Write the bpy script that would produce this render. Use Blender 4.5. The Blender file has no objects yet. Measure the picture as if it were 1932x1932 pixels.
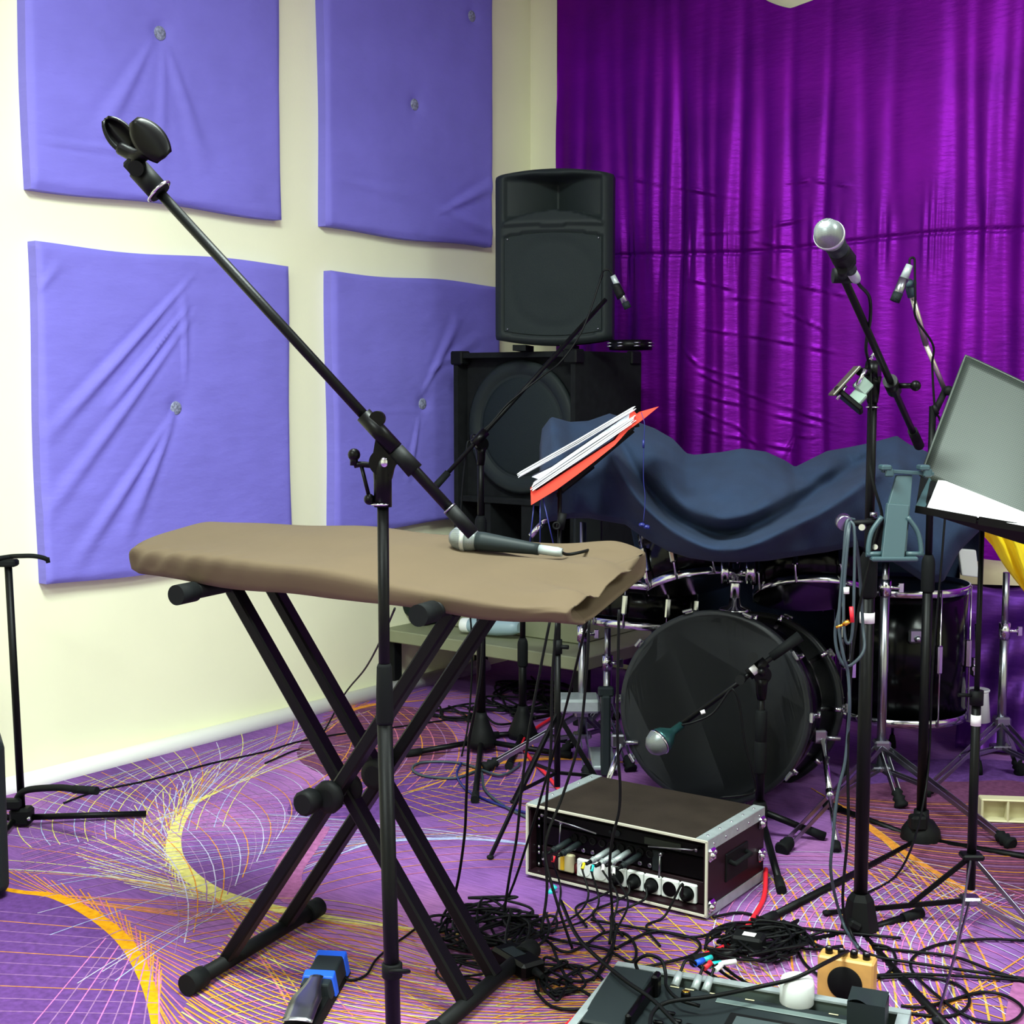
import bpy, math, random
from mathutils import Vector, Matrix
V = Vector
scene = bpy.context.scene
COL = scene.collection
# ---------------------------------------------------------------- camera
FPX, CX, HC = 2600.0, 966.0, 1.25
PITCH = math.atan(241 / FPX)
cd = bpy.data.cameras.new('camera'); cam = bpy.data.objects.new('camera', cd); COL.objects.link(cam)
cam.location = (0, 0, HC); cam.rotation_euler = (math.pi / 2 - PITCH, 0, 0)
cd.sensor_width = 36; cd.lens = 36 * FPX / 1932; cd.clip_start = 0.05
scene.camera = cam
# the layout below is worked out in a frame whose y axis is the camera heading; TURN brings the room square to the world axes
TURN = Matrix.Rotation(math.atan2(0.616, 0.788), 4, 'Z')
cam.matrix_world = TURN @ Matrix.Translation((0, 0, HC)) @ Matrix.Rotation(math.pi / 2 - PITCH, 4, 'X')
# ---------------------------------------------------------------- world, exposure, lights
scene.view_settings.view_transform = 'Standard'; scene.view_settings.look = 'None'
scene.view_settings.gamma = 1; scene.view_settings.use_curve_mapping = False
scene.view_settings.exposure = 0.36
w = bpy.data.worlds.new('world'); scene.world = w; w.use_nodes = True
w.node_tree.nodes['Background'].inputs[0].default_value = (0.8, 0.86, 1.0, 1)
w.node_tree.nodes['Background'].inputs[1].default_value = 0.25
A = V((0.616, 0.788, 0)).normalized()      # along the left wall, away from the camera
N = V((0.788, -0.616, 0)).normalized()     # out of the left wall, along the back wall to the right
CORNER = V((0.083, 6.31, 0))
def room(n, a, z=0): return CORNER + N * n - A * a + V((0, 0, z))
HCEIL = 3.12
def area(name, loc, sx, sy, power, col, target=None):
    l = bpy.data.lights.new(name, 'AREA'); l.shape = 'RECTANGLE'; l.size = sx; l.size_y = sy
    l.energy = power; l.color = col
    o = bpy.data.objects.new(name, l); COL.objects.link(o); o.location = TURN @ V(loc)
    return o
LC = (0.86, 1.0, 0.92)
area('ceiling_light_near', room(2.3, 3.5, 3.08), 1.2, 0.6, 135, LC)
area('ceiling_light_mid', room(4.7, 2.6, 3.08), 1.2, 0.6, 70, LC)
area('ceiling_light_rear', room(2.6, 5.9, 3.08), 1.2, 0.6, 85, LC)

# ---------------------------------------------------------------- helpers
def P(px, py, d):
    x = (px - CX) / FPX; v = (py - CX) / FPX
    Y = math.cos(PITCH) - v * math.sin(PITCH); Z = -math.sin(PITCH) - v * math.cos(PITCH)
    k = d / Y
    return V((x * k, d, HC + Z * k))
def F(px, py, z=0.0):
    x = (px - CX) / FPX; v = (py - CX) / FPX
    Y = math.cos(PITCH) - v * math.sin(PITCH); Z = -math.sin(PITCH) - v * math.cos(PITCH)
    k = (z - HC) / Z
    return V((x * k, Y * k, z))
def lin(c):
    return tuple(((x / 255) / 12.92 if x / 255 <= 0.04045 else ((x / 255 + 0.055) / 1.055) ** 2.4) for x in c) + (1,)
def catmull(pts, n=8, closed=False):
    pts = [V(p) for p in pts]
    if len(pts) < 3: return pts
    out = []; m = len(pts)
    rng = range(m if closed else m - 1)
    for i in rng:
        if closed: a, b, c, d = pts[i - 1], pts[i], pts[(i + 1) % m], pts[(i + 2) % m]
        else:
            b, c = pts[i], pts[i + 1]
            a = pts[i - 1] if i > 0 else b * 2 - c
            d = pts[i + 2] if i + 2 < m else c * 2 - b
        for k in range(n):
            t = k / n
            out.append(0.5 * ((2 * b) + (c - a) * t + (2 * a - 5 * b + 4 * c - d) * t * t + (3 * b - a - 3 * c + d) * t ** 3))
    if not closed: out.append(pts[-1])
    return out
def frame(o, x, y=None, z=None):
    x = V(x).normalized(); z = V(z).normalized() if z is not None else V((0, 0, 1))
    y = z.cross(x).normalized() if y is None else V(y).normalized()
    m = Matrix(((x.x, y.x, z.x, o[0]), (x.y, y.y, z.y, o[1]), (x.z, y.z, z.z, o[2]), (0, 0, 0, 1)))
    return m
ORG = {}
TURN3 = TURN.to_3x3()
class MB:
    def __init__(s, M=None): s.v = []; s.f = []; s.sm = []; s.mi = []; s.M = M; s.cur = 0
    def add(s, vs, fs, smooth=False):
        b = len(s.v)
        s.v += [(s.M @ V(p)) if s.M else V(p) for p in vs]
        s.f += [tuple(i + b for i in f) for f in fs]
        s.sm += [smooth] * len(fs); s.mi += [s.cur] * len(fs); return s
    def box(s, c, size, rz=0, R=None):
        c = V(c); hx, hy, hz = size[0] / 2, size[1] / 2, size[2] / 2
        R = R or Matrix.Rotation(rz, 3, 'Z')
        vs = [c + R @ V((x * hx, y * hy, z * hz)) for x in (-1, 1) for y in (-1, 1) for z in (-1, 1)]
        return s.add(vs, [(0, 1, 3, 2), (4, 6, 7, 5), (0, 4, 5, 1), (2, 3, 7, 6), (0, 2, 6, 4), (1, 5, 7, 3)])
    def rbox(s, c, size, r=0.004, R=None):   # rounded (chamfered) box
        c = V(c); h = [k / 2 for k in size]; r = min(r, min(h) * 0.95); R = R or Matrix.Identity(3)
        vs = []; idx = {}
        for sx in (-1, 1):
            for sy in (-1, 1):
                for sz in (-1, 1):
                    for k in range(3):
                        p = [sx * h[0], sy * h[1], sz * h[2]]
                        for j in range(3):
                            if j != k: p[j] -= (sx, sy, sz)[j] * r
                        idx[(sx, sy, sz, k)] = len(vs); vs.append(c + R @ V(p))
        fs = []
        for k in range(3):
            a, b = [j for j in range(3) if j != k]
            for sk in (-1, 1):
                q = []
                for (sa, sb) in ((-1, -1), (1, -1), (1, 1), (-1, 1)):
                    t = [0, 0, 0]; t[k] = sk; t[a] = sa; t[b] = sb; q.append(idx[(*t, k)])
                fs.append(tuple(q if (sk == 1) != (k == 1) else q[::-1]))
        for k in range(3):   # edges along axis k
            a, b = [j for j in range(3) if j != k]
            for sa in (-1, 1):
                for sb in (-1, 1):
                    t0 = [0, 0, 0]; t0[a] = sa; t0[b] = sb; t1 = list(t0); t0[k] = -1; t1[k] = 1
                    fs.append((idx[(*t0, a)], idx[(*t1, a)], idx[(*t1, b)], idx[(*t0, b)]))
        for sx in (-1, 1):
            for sy in (-1, 1):
                for sz in (-1, 1): fs.append(tuple(idx[(sx, sy, sz, k)] for k in range(3)))
        return s.add(vs, fs)
    def bar(s, p0, p1, w, h, up=(0, 0, 1)):      # rectangular bar
        p0, p1 = V(p0), V(p1); x = (p1 - p0); L = x.length; x.normalize()
        y = V(up).cross(x)
        if y.length < 1e-4: y = V((0, 1, 0)).cross(x)
        y.normalize(); z = x.cross(y)
        R = Matrix((x, y, z)).transposed()
        return s.rbox((p0 + p1) / 2, (L, w, h), min(w, h) * 0.15, R)
    def tube(s, pts, r, seg=8, cap=True, closed=False):
        pts = [V(p) for p in pts]; m = len(pts)
        rs = r if isinstance(r, (list, tuple)) else [r] * m
        t0 = (pts[1] - pts[0]).normalized()
        n = t0.orthogonal().normalized(); vs = []; pt = t0
        for i in range(m):
            if closed: t = pts[(i + 1) % m] - pts[i - 1]
            elif i == 0: t = pts[1] - pts[0]
            elif i == m - 1: t = pts[-1] - pts[-2]
            else: t = pts[i + 1] - pts[i - 1]
            if t.length < 1e-9: t = pt
            t = t.normalized(); n = (n - t * n.dot(t)); n.normalize(); b = t.cross(n); pt = t
            for k in range(seg):
                a = 2 * math.pi * k / seg
                vs.append(pts[i] + (n * math.cos(a) + b * math.sin(a)) * rs[i])
        fs = []
        for i in range(m if closed else m - 1):
            for k in range(seg):
                j = (i + 1) % m
                fs.append((i * seg + k, i * seg + (k + 1) % seg, j * seg + (k + 1) % seg, j * seg + k))
        s.add(vs, fs, True)
        if cap and not closed:
            b0 = len(s.v) - len(vs)
            s.f += [tuple(b0 + k for k in reversed(range(seg))), tuple(b0 + (m - 1) * seg + k for k in range(seg))]
            s.sm += [False, False]; s.mi += [s.cur] * 2
        return s
    def cyl(s, p0, p1, r0, r1=None, seg=20): return s.tube([p0, p1], [r0, r0 if r1 is None else r1], seg)
    def lathe(s, prof, o, ax=(0, 0, 1), seg=28, smooth=True):   # prof: (r, h) pairs
        o = V(o); ax = V(ax).normalized(); n = ax.orthogonal().normalized(); b = ax.cross(n)
        vs = []
        for (r, h) in prof:
            for k in range(seg):
                a = 2 * math.pi * k / seg
                vs.append(o + ax * h + (n * math.cos(a) + b * math.sin(a)) * r)
        fs = [(i * seg + k, i * seg + (k + 1) % seg, (i + 1) * seg + (k + 1) % seg, (i + 1) * seg + k)
              for i in range(len(prof) - 1) for k in range(seg)]
        s.add(vs, fs, smooth)
        b0 = len(s.v) - len(vs)
        if prof[0][0] > 1e-6: s.f.append(tuple(b0 + k for k in reversed(range(seg)))); s.sm.append(False); s.mi.append(s.cur)
        if prof[-1][0] > 1e-6: s.f.append(tuple(b0 + (len(prof) - 1) * seg + k for k in range(seg))); s.sm.append(False); s.mi.append(s.cur)
        return s
    def sph(s, c, r, sc=(1, 1, 1), seg=20, R=None):
        c = V(c); R = R or Matrix.Identity(3); rings = seg // 2; vs = []
        for i in range(rings + 1):
            th = math.pi * i / rings
            for k in range(seg):
                a = 2 * math.pi * k / seg
                vs.append(c + R @ V((math.sin(th) * math.cos(a) * r * sc[0], math.sin(th) * math.sin(a) * r * sc[1], math.cos(th) * r * sc[2])))
        fs = [(i * seg + k, (i + 1) * seg + k, (i + 1) * seg + (k + 1) % seg, i * seg + (k + 1) % seg) for i in range(rings) for k in range(seg)]
        return s.add(vs, fs, True)
    def torus(s, c, ax, R, r, seg=40, ts=8):
        ax = V(ax).normalized(); n = ax.orthogonal().normalized(); b = ax.cross(n)
        return s.tube([V(c) + (n * math.cos(2 * math.pi * k / seg) + b * math.sin(2 * math.pi * k / seg)) * R for k in range(seg)], r, ts, closed=True)
    def prism(s, poly, d):        # poly: 3d points, d: extrusion vector
        n = len(poly); d = V(d)
        vs = [V(p) for p in poly] + [V(p) + d for p in poly]
        return s.add(vs, [tuple(range(n)), tuple(reversed(range(n, 2 * n)))] + [(i, i + n, (i + 1) % n + n, (i + 1) % n) for i in range(n)])
    def grid(s, rows, smooth=True):
        h = len(rows); wd = len(rows[0])
        vs = [p for r in rows for p in r]
        return s.add(vs, [(i * wd + j, i * wd + j + 1, (i + 1) * wd + j + 1, (i + 1) * wd + j) for i in range(h - 1) for j in range(wd - 1)], smooth)
    def build(s, name, mat, parent=None, fix=True, bevel=0, solid=0):
        me = bpy.data.meshes.new(name); o = bpy.data.objects.new(name, me)
        if parent is not None: org = ORG[parent]
        else:
            lo = [min(p[i] for p in s.v) for i in range(3)]; hi = [max(p[i] for p in s.v) for i in range(3)]
            org = V(((lo[0] + hi[0]) / 2, (lo[1] + hi[1]) / 2, lo[2]))
        ORG[o] = org
        me.from_pydata([tuple(TURN3 @ (p - org)) for p in s.v], [], s.f)
        me.polygons.foreach_set('use_smooth', s.sm); me.polygons.foreach_set('material_index', s.mi)
        for m in (mat if isinstance(mat, (list, tuple)) else [mat]): me.materials.append(m)
        if fix:
            import bmesh
            bm = bmesh.new(); bm.from_mesh(me); bmesh.ops.recalc_face_normals(bm, faces=bm.faces); bm.to_mesh(me); bm.free()
        COL.objects.link(o)
        if parent is not None: o.parent = parent
        else: o.location = TURN3 @ org
        if solid:
            m = o.modifiers.new('solid', 'SOLIDIFY'); m.thickness = solid; m.offset = -1
        if bevel:
            m = o.modifiers.new('bevel', 'BEVEL'); m.width = bevel; m.segments = 2; m.limit_method = 'ANGLE'
        return o
def thing(name, label, cat, loc, group=None):
    o = bpy.data.objects.new(name, None); COL.objects.link(o); o.location = TURN3 @ V(loc); o.empty_display_size = 0.05
    ORG[o] = V(loc); o['label'] = label; o['category'] = cat
    if group: o['group'] = group
    return o
def tag(o, label, cat, group=None):
    o['label'] = label; o['category'] = cat
    if group: o['group'] = group
    return o
def struct(o): o['kind'] = 'structure'; return o
def plabel(o, t): o['label'] = t; return o
# ---------------------------------------------------------------- materials
MATS = {}
def mat(name, rgb, rough=0.5, metal=0.0, bump=0, bscale=200, var=0, vscale=8, sheen=0, spec=None, coat=0, bstretch=None, bdist=0.002):
    m = bpy.data.materials.new(name); m.use_nodes = True; nt = m.node_tree; b = nt.nodes['Principled BSDF']
    if spec is None and not metal and max(rgb) < 60: spec = 0.16
    b.inputs['Base Color'].default_value = lin(rgb); b.inputs['Roughness'].default_value = rough; b.inputs['Metallic'].default_value = metal
    if sheen: b.inputs['Sheen Weight'].default_value = sheen
    if coat: b.inputs['Coat Weight'].default_value = coat
    if spec is not None: b.inputs['Specular IOR Level'].default_value = spec
    tc = nt.nodes.new('ShaderNodeTexCoord')
    if var:
        n = nt.nodes.new('ShaderNodeTexNoise'); n.inputs['Scale'].default_value = vscale; n.inputs['Detail'].default_value = 4
        nt.links.new(tc.outputs['Object'], n.inputs['Vector'])
        r = nt.nodes.new('ShaderNodeValToRGB'); c = lin(rgb)
        r.color_ramp.elements[0].position = 0.3; r.color_ramp.elements[1].position = 0.7
        r.color_ramp.elements[0].color = tuple(x * (1 - var) for x in c[:3]) + (1,); r.color_ramp.elements[1].color = tuple(min(1, x * (1 + var)) for x in c[:3]) + (1,)
        nt.links.new(n.outputs['Fac'], r.inputs[0]); nt.links.new(r.outputs[0], b.inputs['Base Color'])
    if bump:
        n = nt.nodes.new('ShaderNodeTexNoise'); n.inputs['Scale'].default_value = bscale; n.inputs['Detail'].default_value = 4
        if bstretch:
            mp = nt.nodes.new('ShaderNodeMapping'); mp.inputs['Scale'].default_value = bstretch
            nt.links.new(tc.outputs['Object'], mp.inputs[0]); nt.links.new(mp.outputs[0], n.inputs['Vector'])
        else: nt.links.new(tc.outputs['Object'], n.inputs['Vector'])
        bp = nt.nodes.new('ShaderNodeBump'); bp.inputs['Strength'].default_value = bump; bp.inputs['Distance'].default_value = bdist
        nt.links.new(n.outputs['Fac'], bp.inputs['Height']); nt.links.new(bp.outputs[0], b.inputs['Normal'])
    return m
def emis(name, rgb, s):
    m = mat(name, rgb); b = m.node_tree.nodes['Principled BSDF']
    b.inputs['Emission Color'].default_value = lin(rgb); b.inputs['Emission Strength'].default_value = s; return m
M_wall = mat('cream_paint', (243, 243, 210), 0.75, bump=0.15, bscale=90, var=0.03, vscale=2)
M_ceil = mat('white_ceiling_paint', (240, 240, 235), 0.8)
M_pipe = mat('white_enamel', (245, 246, 240), 0.35)
M_panel = mat('lilac_fabric', (124, 116, 214), 0.72, bump=0.3, bscale=6, var=0.06, vscale=5, bstretch=(1, 1, 2.5), bdist=0.02)
M_panelside = mat('lilac_fabric_edge', (116, 108, 205), 0.75)
M_btn = mat('grey_mottled_button', (130, 135, 160), 0.6, var=0.6, vscale=120)
M_blk = mat('black_powder_coat', (7, 8, 9), 0.42, bump=0.1, bscale=400)
M_blkm = mat('matt_black_plastic', (11, 13, 14), 0.6)
M_blkg = mat('gloss_black', (4, 4, 5), 0.36)
M_rub = mat('black_rubber', (14, 17, 18), 0.75)
M_cable = mat('black_cable', (9, 11, 12), 0.5)
M_cableg = mat('grey_cable', (52, 66, 74), 0.5)
M_red = mat('red_cable', (225, 35, 50), 0.5)
M_white = mat('white_plastic', (235, 240, 238), 0.4)
M_chr = mat('chrome', (205, 208, 215), 0.16, metal=1)
M_chrd = mat('worn_chrome', (150, 152, 160), 0.28, metal=1)
M_alu = mat('brushed_aluminium', (168, 178, 180), 0.4, metal=0.35, var=0.1, vscale=40)
M_gold = mat('gold_plate', (230, 180, 70), 0.25, metal=1)
M_cover = mat('brown_brushed_cotton', (86, 71, 52), 0.9, bump=0.5, bscale=5, var=0.1, vscale=3, bdist=0.012)
M_blanket = mat('navy_fleece', (25, 43, 70), 0.95, bump=0.5, bscale=260, var=0.15, vscale=9)
M_spk = mat('black_speaker_plastic', (32, 38, 39), 0.55, bump=0.3, bscale=500)
M_grille = mat('dark_grille', (26, 34, 36), 0.55, bump=0.8, bscale=420)
M_cone = mat('speaker_cone', (21, 27, 28), 0.5)
M_carp = mat('black_speaker_carpet', (21, 23, 25), 0.95, bump=0.6, bscale=600, var=0.25, vscale=30)
M_hole = mat('deep_black', (6, 6, 8), 0.8)
M_drum = mat('black_drum_lacquer', (3, 4, 5), 0.18, spec=0.14)
M_head = mat('black_drum_head', (1, 6, 8), 0.45, spec=0.02)
M_hoop = mat('dark_grey_drum_hoop', (30, 32, 35), 0.3)
M_tomhead = mat('smoky_tom_head', (92, 76, 60), 0.7, var=0.2, spec=0.1)
M_paper = mat('white_paper', (244, 246, 250), 0.8)
M_folder = mat('red_card', (240, 70, 50), 0.6)
M_steel = mat('steel_mesh', (200, 205, 205), 0.3, metal=0.7)
M_tape = mat('white_tape', (240, 240, 240), 0.7)
M_brown = mat('dark_brown_laminate', (46, 39, 33), 0.6, bump=0.3, bscale=300, var=0.18, vscale=14)
M_bside = mat('maroon_brown_laminate', (32, 16, 22), 0.4)
M_yel = mat('yellow_cloth', (250, 225, 20), 0.85, bump=0.4, bscale=40)
M_cyan = mat('cyan_tape', (30, 190, 190), 0.5)
M_blue = mat('blue_band', (20, 90, 225), 0.5)
M_bluewire = mat('blue_wire', (22, 32, 110), 0.4)
M_wood = mat('honey_wood', (205, 155, 85), 0.5, bump=0.2, bscale=30, var=0.12, vscale=25)
M_cream = mat('cream_plastic', (205, 198, 160), 0.5)
M_teal = mat('grey_teal_plastic', (50, 74, 80), 0.45)
M_micteal = mat('teal_silver_mic_paint', (40, 80, 80), 0.28, metal=0.6)
M_dgrey = mat('charcoal_plastic', (34, 41, 43), 0.5)
M_satin = None
def mic_mesh_mat(name, rgb):
    m = mat(name, rgb, 0.35, metal=0.5); nt = m.node_tree; b = nt.nodes['Principled BSDF']
    tc = nt.nodes.new('ShaderNodeTexCoord'); sx = nt.nodes.new('ShaderNodeSeparateXYZ'); nt.links.new(tc.outputs['Object'], sx.inputs[0])
    def mth(op, p, q=None):
        n = nt.nodes.new('ShaderNodeMath'); n.operation = op
        for i, x in enumerate((p, q)):
            if isinstance(x, (int, float)): n.inputs[i].default_value = x
            elif x is not None: nt.links.new(x, n.inputs[i])
        return n.outputs[0]
    K = 2 * math.pi / 0.0030
    u = mth('SINE', mth('MULTIPLY', mth('ADD', sx.outputs[0], sx.outputs[2]), K)); v = mth('SINE', mth('MULTIPLY', mth('SUBTRACT', mth('ADD', sx.outputs[0], sx.outputs[1]), sx.outputs[2]), K))
    g = mth('ADD', mth('MULTIPLY', mth('MULTIPLY', u, v), 0.5), 0.5)
    r = nt.nodes.new('ShaderNodeValToRGB'); r.color_ramp.elements[0].position = 0.2; r.color_ramp.elements[1].position = 0.7
    c = lin(rgb); r.color_ramp.elements[0].color = tuple(x * 0.2 for x in c[:3]) + (1,); r.color_ramp.elements[1].color = c
    nt.links.new(g, r.inputs[0]); nt.links.new(r.outputs[0], b.inputs['Base Color'])
    return m
M_micmesh = mic_mesh_mat('silver_wire_mesh', (150, 158, 158))
def perf_mat():
    m = mat('perforated_grey_steel', (120, 132, 126), 0.45, metal=0.3); nt = m.node_tree; b = nt.nodes['Principled BSDF']
    uv = nt.nodes.new('ShaderNodeTexCoord'); sx = nt.nodes.new('ShaderNodeSeparateXYZ'); nt.links.new(uv.outputs['UV'], sx.inputs[0])
    def mth(op, a, bb=None):
        n = nt.nodes.new('ShaderNodeMath'); n.operation = op
        for i, q in enumerate((a, bb)):
            if q is None: continue
            if isinstance(q, (int, float)): n.inputs[i].default_value = q
            else: nt.links.new(q, n.inputs[i])
        return n.outputs[0]
    K = 2 * math.pi
    u = mth('SINE', mth('MULTIPLY', mth('ADD', sx.outputs[0], sx.outputs[1]), K)); v = mth('SINE', mth('MULTIPLY', mth('SUBTRACT', sx.outputs[0], sx.outputs[1]), K))
    g = mth('GREATER_THAN', mth('ADD', u, v), 0.75)
    mx = nt.nodes.new('ShaderNodeMix'); mx.data_type = 'RGBA'; nt.links.new(g, mx.inputs['Factor'])
    mx.inputs['A'].default_value = lin((50, 57, 52)); mx.inputs['B'].default_value = lin((14, 18, 18))
    nt.links.new(mx.outputs['Result'], b.inputs['Base Color'])
    return m
M_perf = perf_mat()
def satin_mat(name, rgb, dark):
    m = mat(name, rgb, 0.43, metal=0.65, spec=0.2); nt = m.node_tree; b = nt.nodes['Principled BSDF']
    tc = nt.nodes.new('ShaderNodeTexCoord')
    n = nt.nodes.new('ShaderNodeTexNoise'); n.inputs['Scale'].default_value = 3; n.inputs['Detail'].default_value = 6
    nt.links.new(tc.outputs['Object'], n.inputs['Vector'])
    r = nt.nodes.new('ShaderNodeValToRGB'); r.color_ramp.elements[0].position = 0.3; r.color_ramp.elements[1].position = 0.75
    r.color_ramp.elements[0].color = lin(dark); r.color_ramp.elements[1].color = lin(rgb)
    nt.links.new(n.outputs['Fac'], r.inputs[0]); nt.links.new(r.outputs[0], b.inputs['Base Color'])
    mp = nt.nodes.new('ShaderNodeMapping'); mp.inputs['Scale'].default_value = (7, 7, 26)
    n2 = nt.nodes.new('ShaderNodeTexNoise'); n2.inputs['Scale'].default_value = 2.2; n2.inputs['Detail'].default_value = 5
    nt.links.new(tc.outputs['Object'], mp.inputs[0]); nt.links.new(mp.outputs[0], n2.inputs['Vector'])
    bp = nt.nodes.new('ShaderNodeBump'); bp.inputs['Strength'].default_value = 0.4; bp.inputs['Distance'].default_value = 0.005
    nt.links.new(n2.outputs['Fac'], bp.inputs['Height']); nt.links.new(bp.outputs[0], b.inputs['Normal'])
    return m
M_curt = satin_mat('purple_lame', (128, 6, 160), (94, 3, 126))
M_satin = satin_mat('violet_lame', (118, 58, 165), (66, 28, 106))
# ================================================================ the room
RW, RD = 6.4, 7.6
def wall(name, p0, p1, m=None, th=0.1, out=None):
    mb = MB(); p0, p1 = V(p0), V(p1); o = V(out) * th
    mb.prism([p0, p1, p1 + V((0, 0, HCEIL)), p0 + V((0, 0, HCEIL))], o)
    return struct(mb.build(name, m or M_wall))
wall('wall_left', room(0, 0), room(0, RD), out=-N)
wall('wall_back', room(0, 0), room(RW, 0), out=A)
wall('wall_right', room(RW, 0), room(RW, RD), out=N)
wall('wall_front', room(0, RD), room(RW, RD), out=-A)
struct(MB().prism([room(0, 0, HCEIL), room(RW, 0, HCEIL), room(RW, RD, HCEIL), room(0, RD, HCEIL)], (0, 0, 0.1)).build('ceiling', M_ceil))
# ---- carpet: string-art pattern woven into the floor mesh
random.seed(3)
def carpet_mat():
    m = mat('purple_carpet', (128, 84, 160), 0.95); nt = m.node_tree; b = nt.nodes['Principled BSDF']
    b.inputs['Specular IOR Level'].default_value = 0.15
    tc = nt.nodes.new('ShaderNodeTexCoord')
    n = nt.nodes.new('ShaderNodeTexNoise'); n.inputs['Scale'].default_value = 1.7; n.inputs['Detail'].default_value = 3
    nt.links.new(tc.outputs['Object'], n.inputs['Vector'])
    r = nt.nodes.new('ShaderNodeValToRGB'); e = r.color_ramp.elements
    e[0].position = 0.30; e[0].color = lin((96, 60, 122)); e[1].position = 0.72; e[1].color = lin((170, 112, 172))
    k = e.new(0.5); k.color = lin((124, 80, 148))
    nt.links.new(n.outputs['Fac'], r.inputs[0])
    mp = nt.nodes.new('ShaderNodeMapping'); mp.inputs['Rotation'].default_value = (0, 0, -0.4); mp.inputs['Scale'].default_value = (18, 190, 18)
    n2 = nt.nodes.new('ShaderNodeTexNoise'); n2.inputs['Scale'].default_value = 1.0; n2.inputs['Detail'].default_value = 3
    nt.links.new(tc.outputs['Object'], mp.inputs[0]); nt.links.new(mp.outputs[0], n2.inputs['Vector'])
    mx = nt.nodes.new('ShaderNodeMix'); mx.data_type = 'RGBA'; mx.blend_type = 'OVERLAY'; mx.inputs['Factor'].default_value = 0.55
    nt.links.new(r.outputs[0], mx.inputs['A']); nt.links.new(n2.outputs['Fac'], mx.inputs['B']); nt.links.new(mx.outputs['Result'], b.inputs['Base Color'])
    bp = nt.nodes.new('ShaderNodeBump'); bp.inputs['Strength'].default_value = 0.5; bp.inputs['Distance'].default_value = 0.003
    n3 = nt.nodes.new('ShaderNodeTexNoise'); n3.inputs['Scale'].default_value = 350; nt.links.new(tc.outputs['Object'], n3.inputs['Vector'])
    nt.links.new(n3.outputs['Fac'], bp.inputs['Height']); nt.links.new(bp.outputs[0], b.inputs['Normal'])
    return m
YARN = {'orange': (232, 150, 60), 'gold': (246, 168, 20), 'yellow': (232, 222, 130), 'white': (205, 196, 228), 'rose': (216, 120, 150),
        'brown': (150, 84, 92), 'ltblue': (180, 190, 235), 'pink': (226, 128, 196), 'deep': (108, 68, 142), 'mustard': (214, 178, 84), 'haze': (166, 120, 176), 'plum': (118, 68, 104), 'bloom': (176, 104, 158)}
YI = {k: i + 1 for i, k in enumerate(YARN)}
fl = MB()
fl.prism([room(0, 0), room(RW, 0), room(RW, RD), room(0, RD)], (0, 0, -0.1))
LAY = [0.0004]
def strip(pts, wds, col):
    fl.cur = YI[col]; LAY[0] += 0.0000022; z = LAY[0]
    L = []; R = []
    for i, p in enumerate(pts):
        t = (pts[min(i + 1, len(pts) - 1)] - pts[max(i - 1, 0)]); t.z = 0
        if t.length < 1e-9: t = V((1, 0, 0))
        t.normalize(); n = V((-t.y, t.x, 0)); wd = wds[i] if isinstance(wds, list) else wds
        L.append(V((p.x, p.y, z)) + n * wd / 2); R.append(V((p.x, p.y, z)) - n * wd / 2)
    fl.grid([L, R], False)
def inroom(p):
    q = p - CORNER; return q.dot(N) > 0.02 and q.dot(A) < -0.02
def bend(p, T, l0, l1, k, n=12):
    n_ = V((-T.y, T.x, 0)); return [q for q in (p + T * s + n_ * (k * s * s) for s in [l0 + (l1 - l0) * i / n for i in range(n + 1)]) if inroom(q)]
def envelope(pix, cols, l0, l1, n, wd=0.0035, k=0.0, crescent=None, cw=0.03, rot=0.0):
    c = catmull([F(*p) for p in pix], 14); m = len(c)
    for i in range(n):
        f_ = i / (n - 1) * (m - 2); j = int(f_); p = c[j].lerp(c[j + 1], f_ - j)
        T = (c[min(j + 2, m - 1)] - c[max(j - 1, 0)]).normalized()
        if rot: T = Matrix.Rotation(rot, 3, 'Z') @ T
        pts = bend(p, T, -l0, l1, k)
        if len(pts) > 2: strip(pts, wd, cols[i % len(cols)])
    if crescent:
        strip(c, [cw * (math.sin(math.pi * min(1, max(0, (i + 0.5) / m))) ** 0.7) for i in range(m)], crescent)
def fan(a0, a1, b0, b1, n, cols, wd=0.0035, k=0.0):    # lines joining segment a0-a1 to segment b0-b1, pixel ends
    a0, a1, b0, b1 = F(*a0), F(*a1), F(*b0), F(*b1)
    for i in range(n):
        t = i / (n - 1); p, q = a0.lerp(a1, t), b0.lerp(b1, t); T = (q - p); L = T.length; T.normalize(); n_ = V((-T.y, T.x, 0))
        pts = [r for r in (p + T * (L * s) + n_ * (4 * k * s * (1 - s)) for s in [j / 12 for j in range(13)]) if inroom(r)]
        if len(pts) > 2: strip(pts, wd, cols[i % len(cols)])
def blot(pix, col):
    fl.cur = YI[col]; LAY[0] += 0.0000022
    p = catmull([F(*q) for q in pix], 8, closed=True); fl.add([V((q.x, q.y, LAY[0])) for q in p], [tuple(range(len(p)))])
# deep and bright grounds
blot([(-40, 1700), (130, 1705), (240, 1790), (290, 1900), (280, 2020), (-80, 2020)], 'deep')
blot([(640, 1465), (930, 1440), (960, 1520), (560, 1545)], 'deep')
blot([(1640, 1440), (1932, 1440), (2000, 1530), (1640, 1490)], 'deep')
blot([(1570, 1505), (1640, 1480), (1800, 1475), (1960, 1490), (2000, 1700), (1880, 1690), (1760, 1640), (1660, 1580)], 'plum')
blot([(640, 1345), (780, 1335), (860, 1400), (760, 1460), (640, 1470), (560, 1420)], 'plum')
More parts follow.
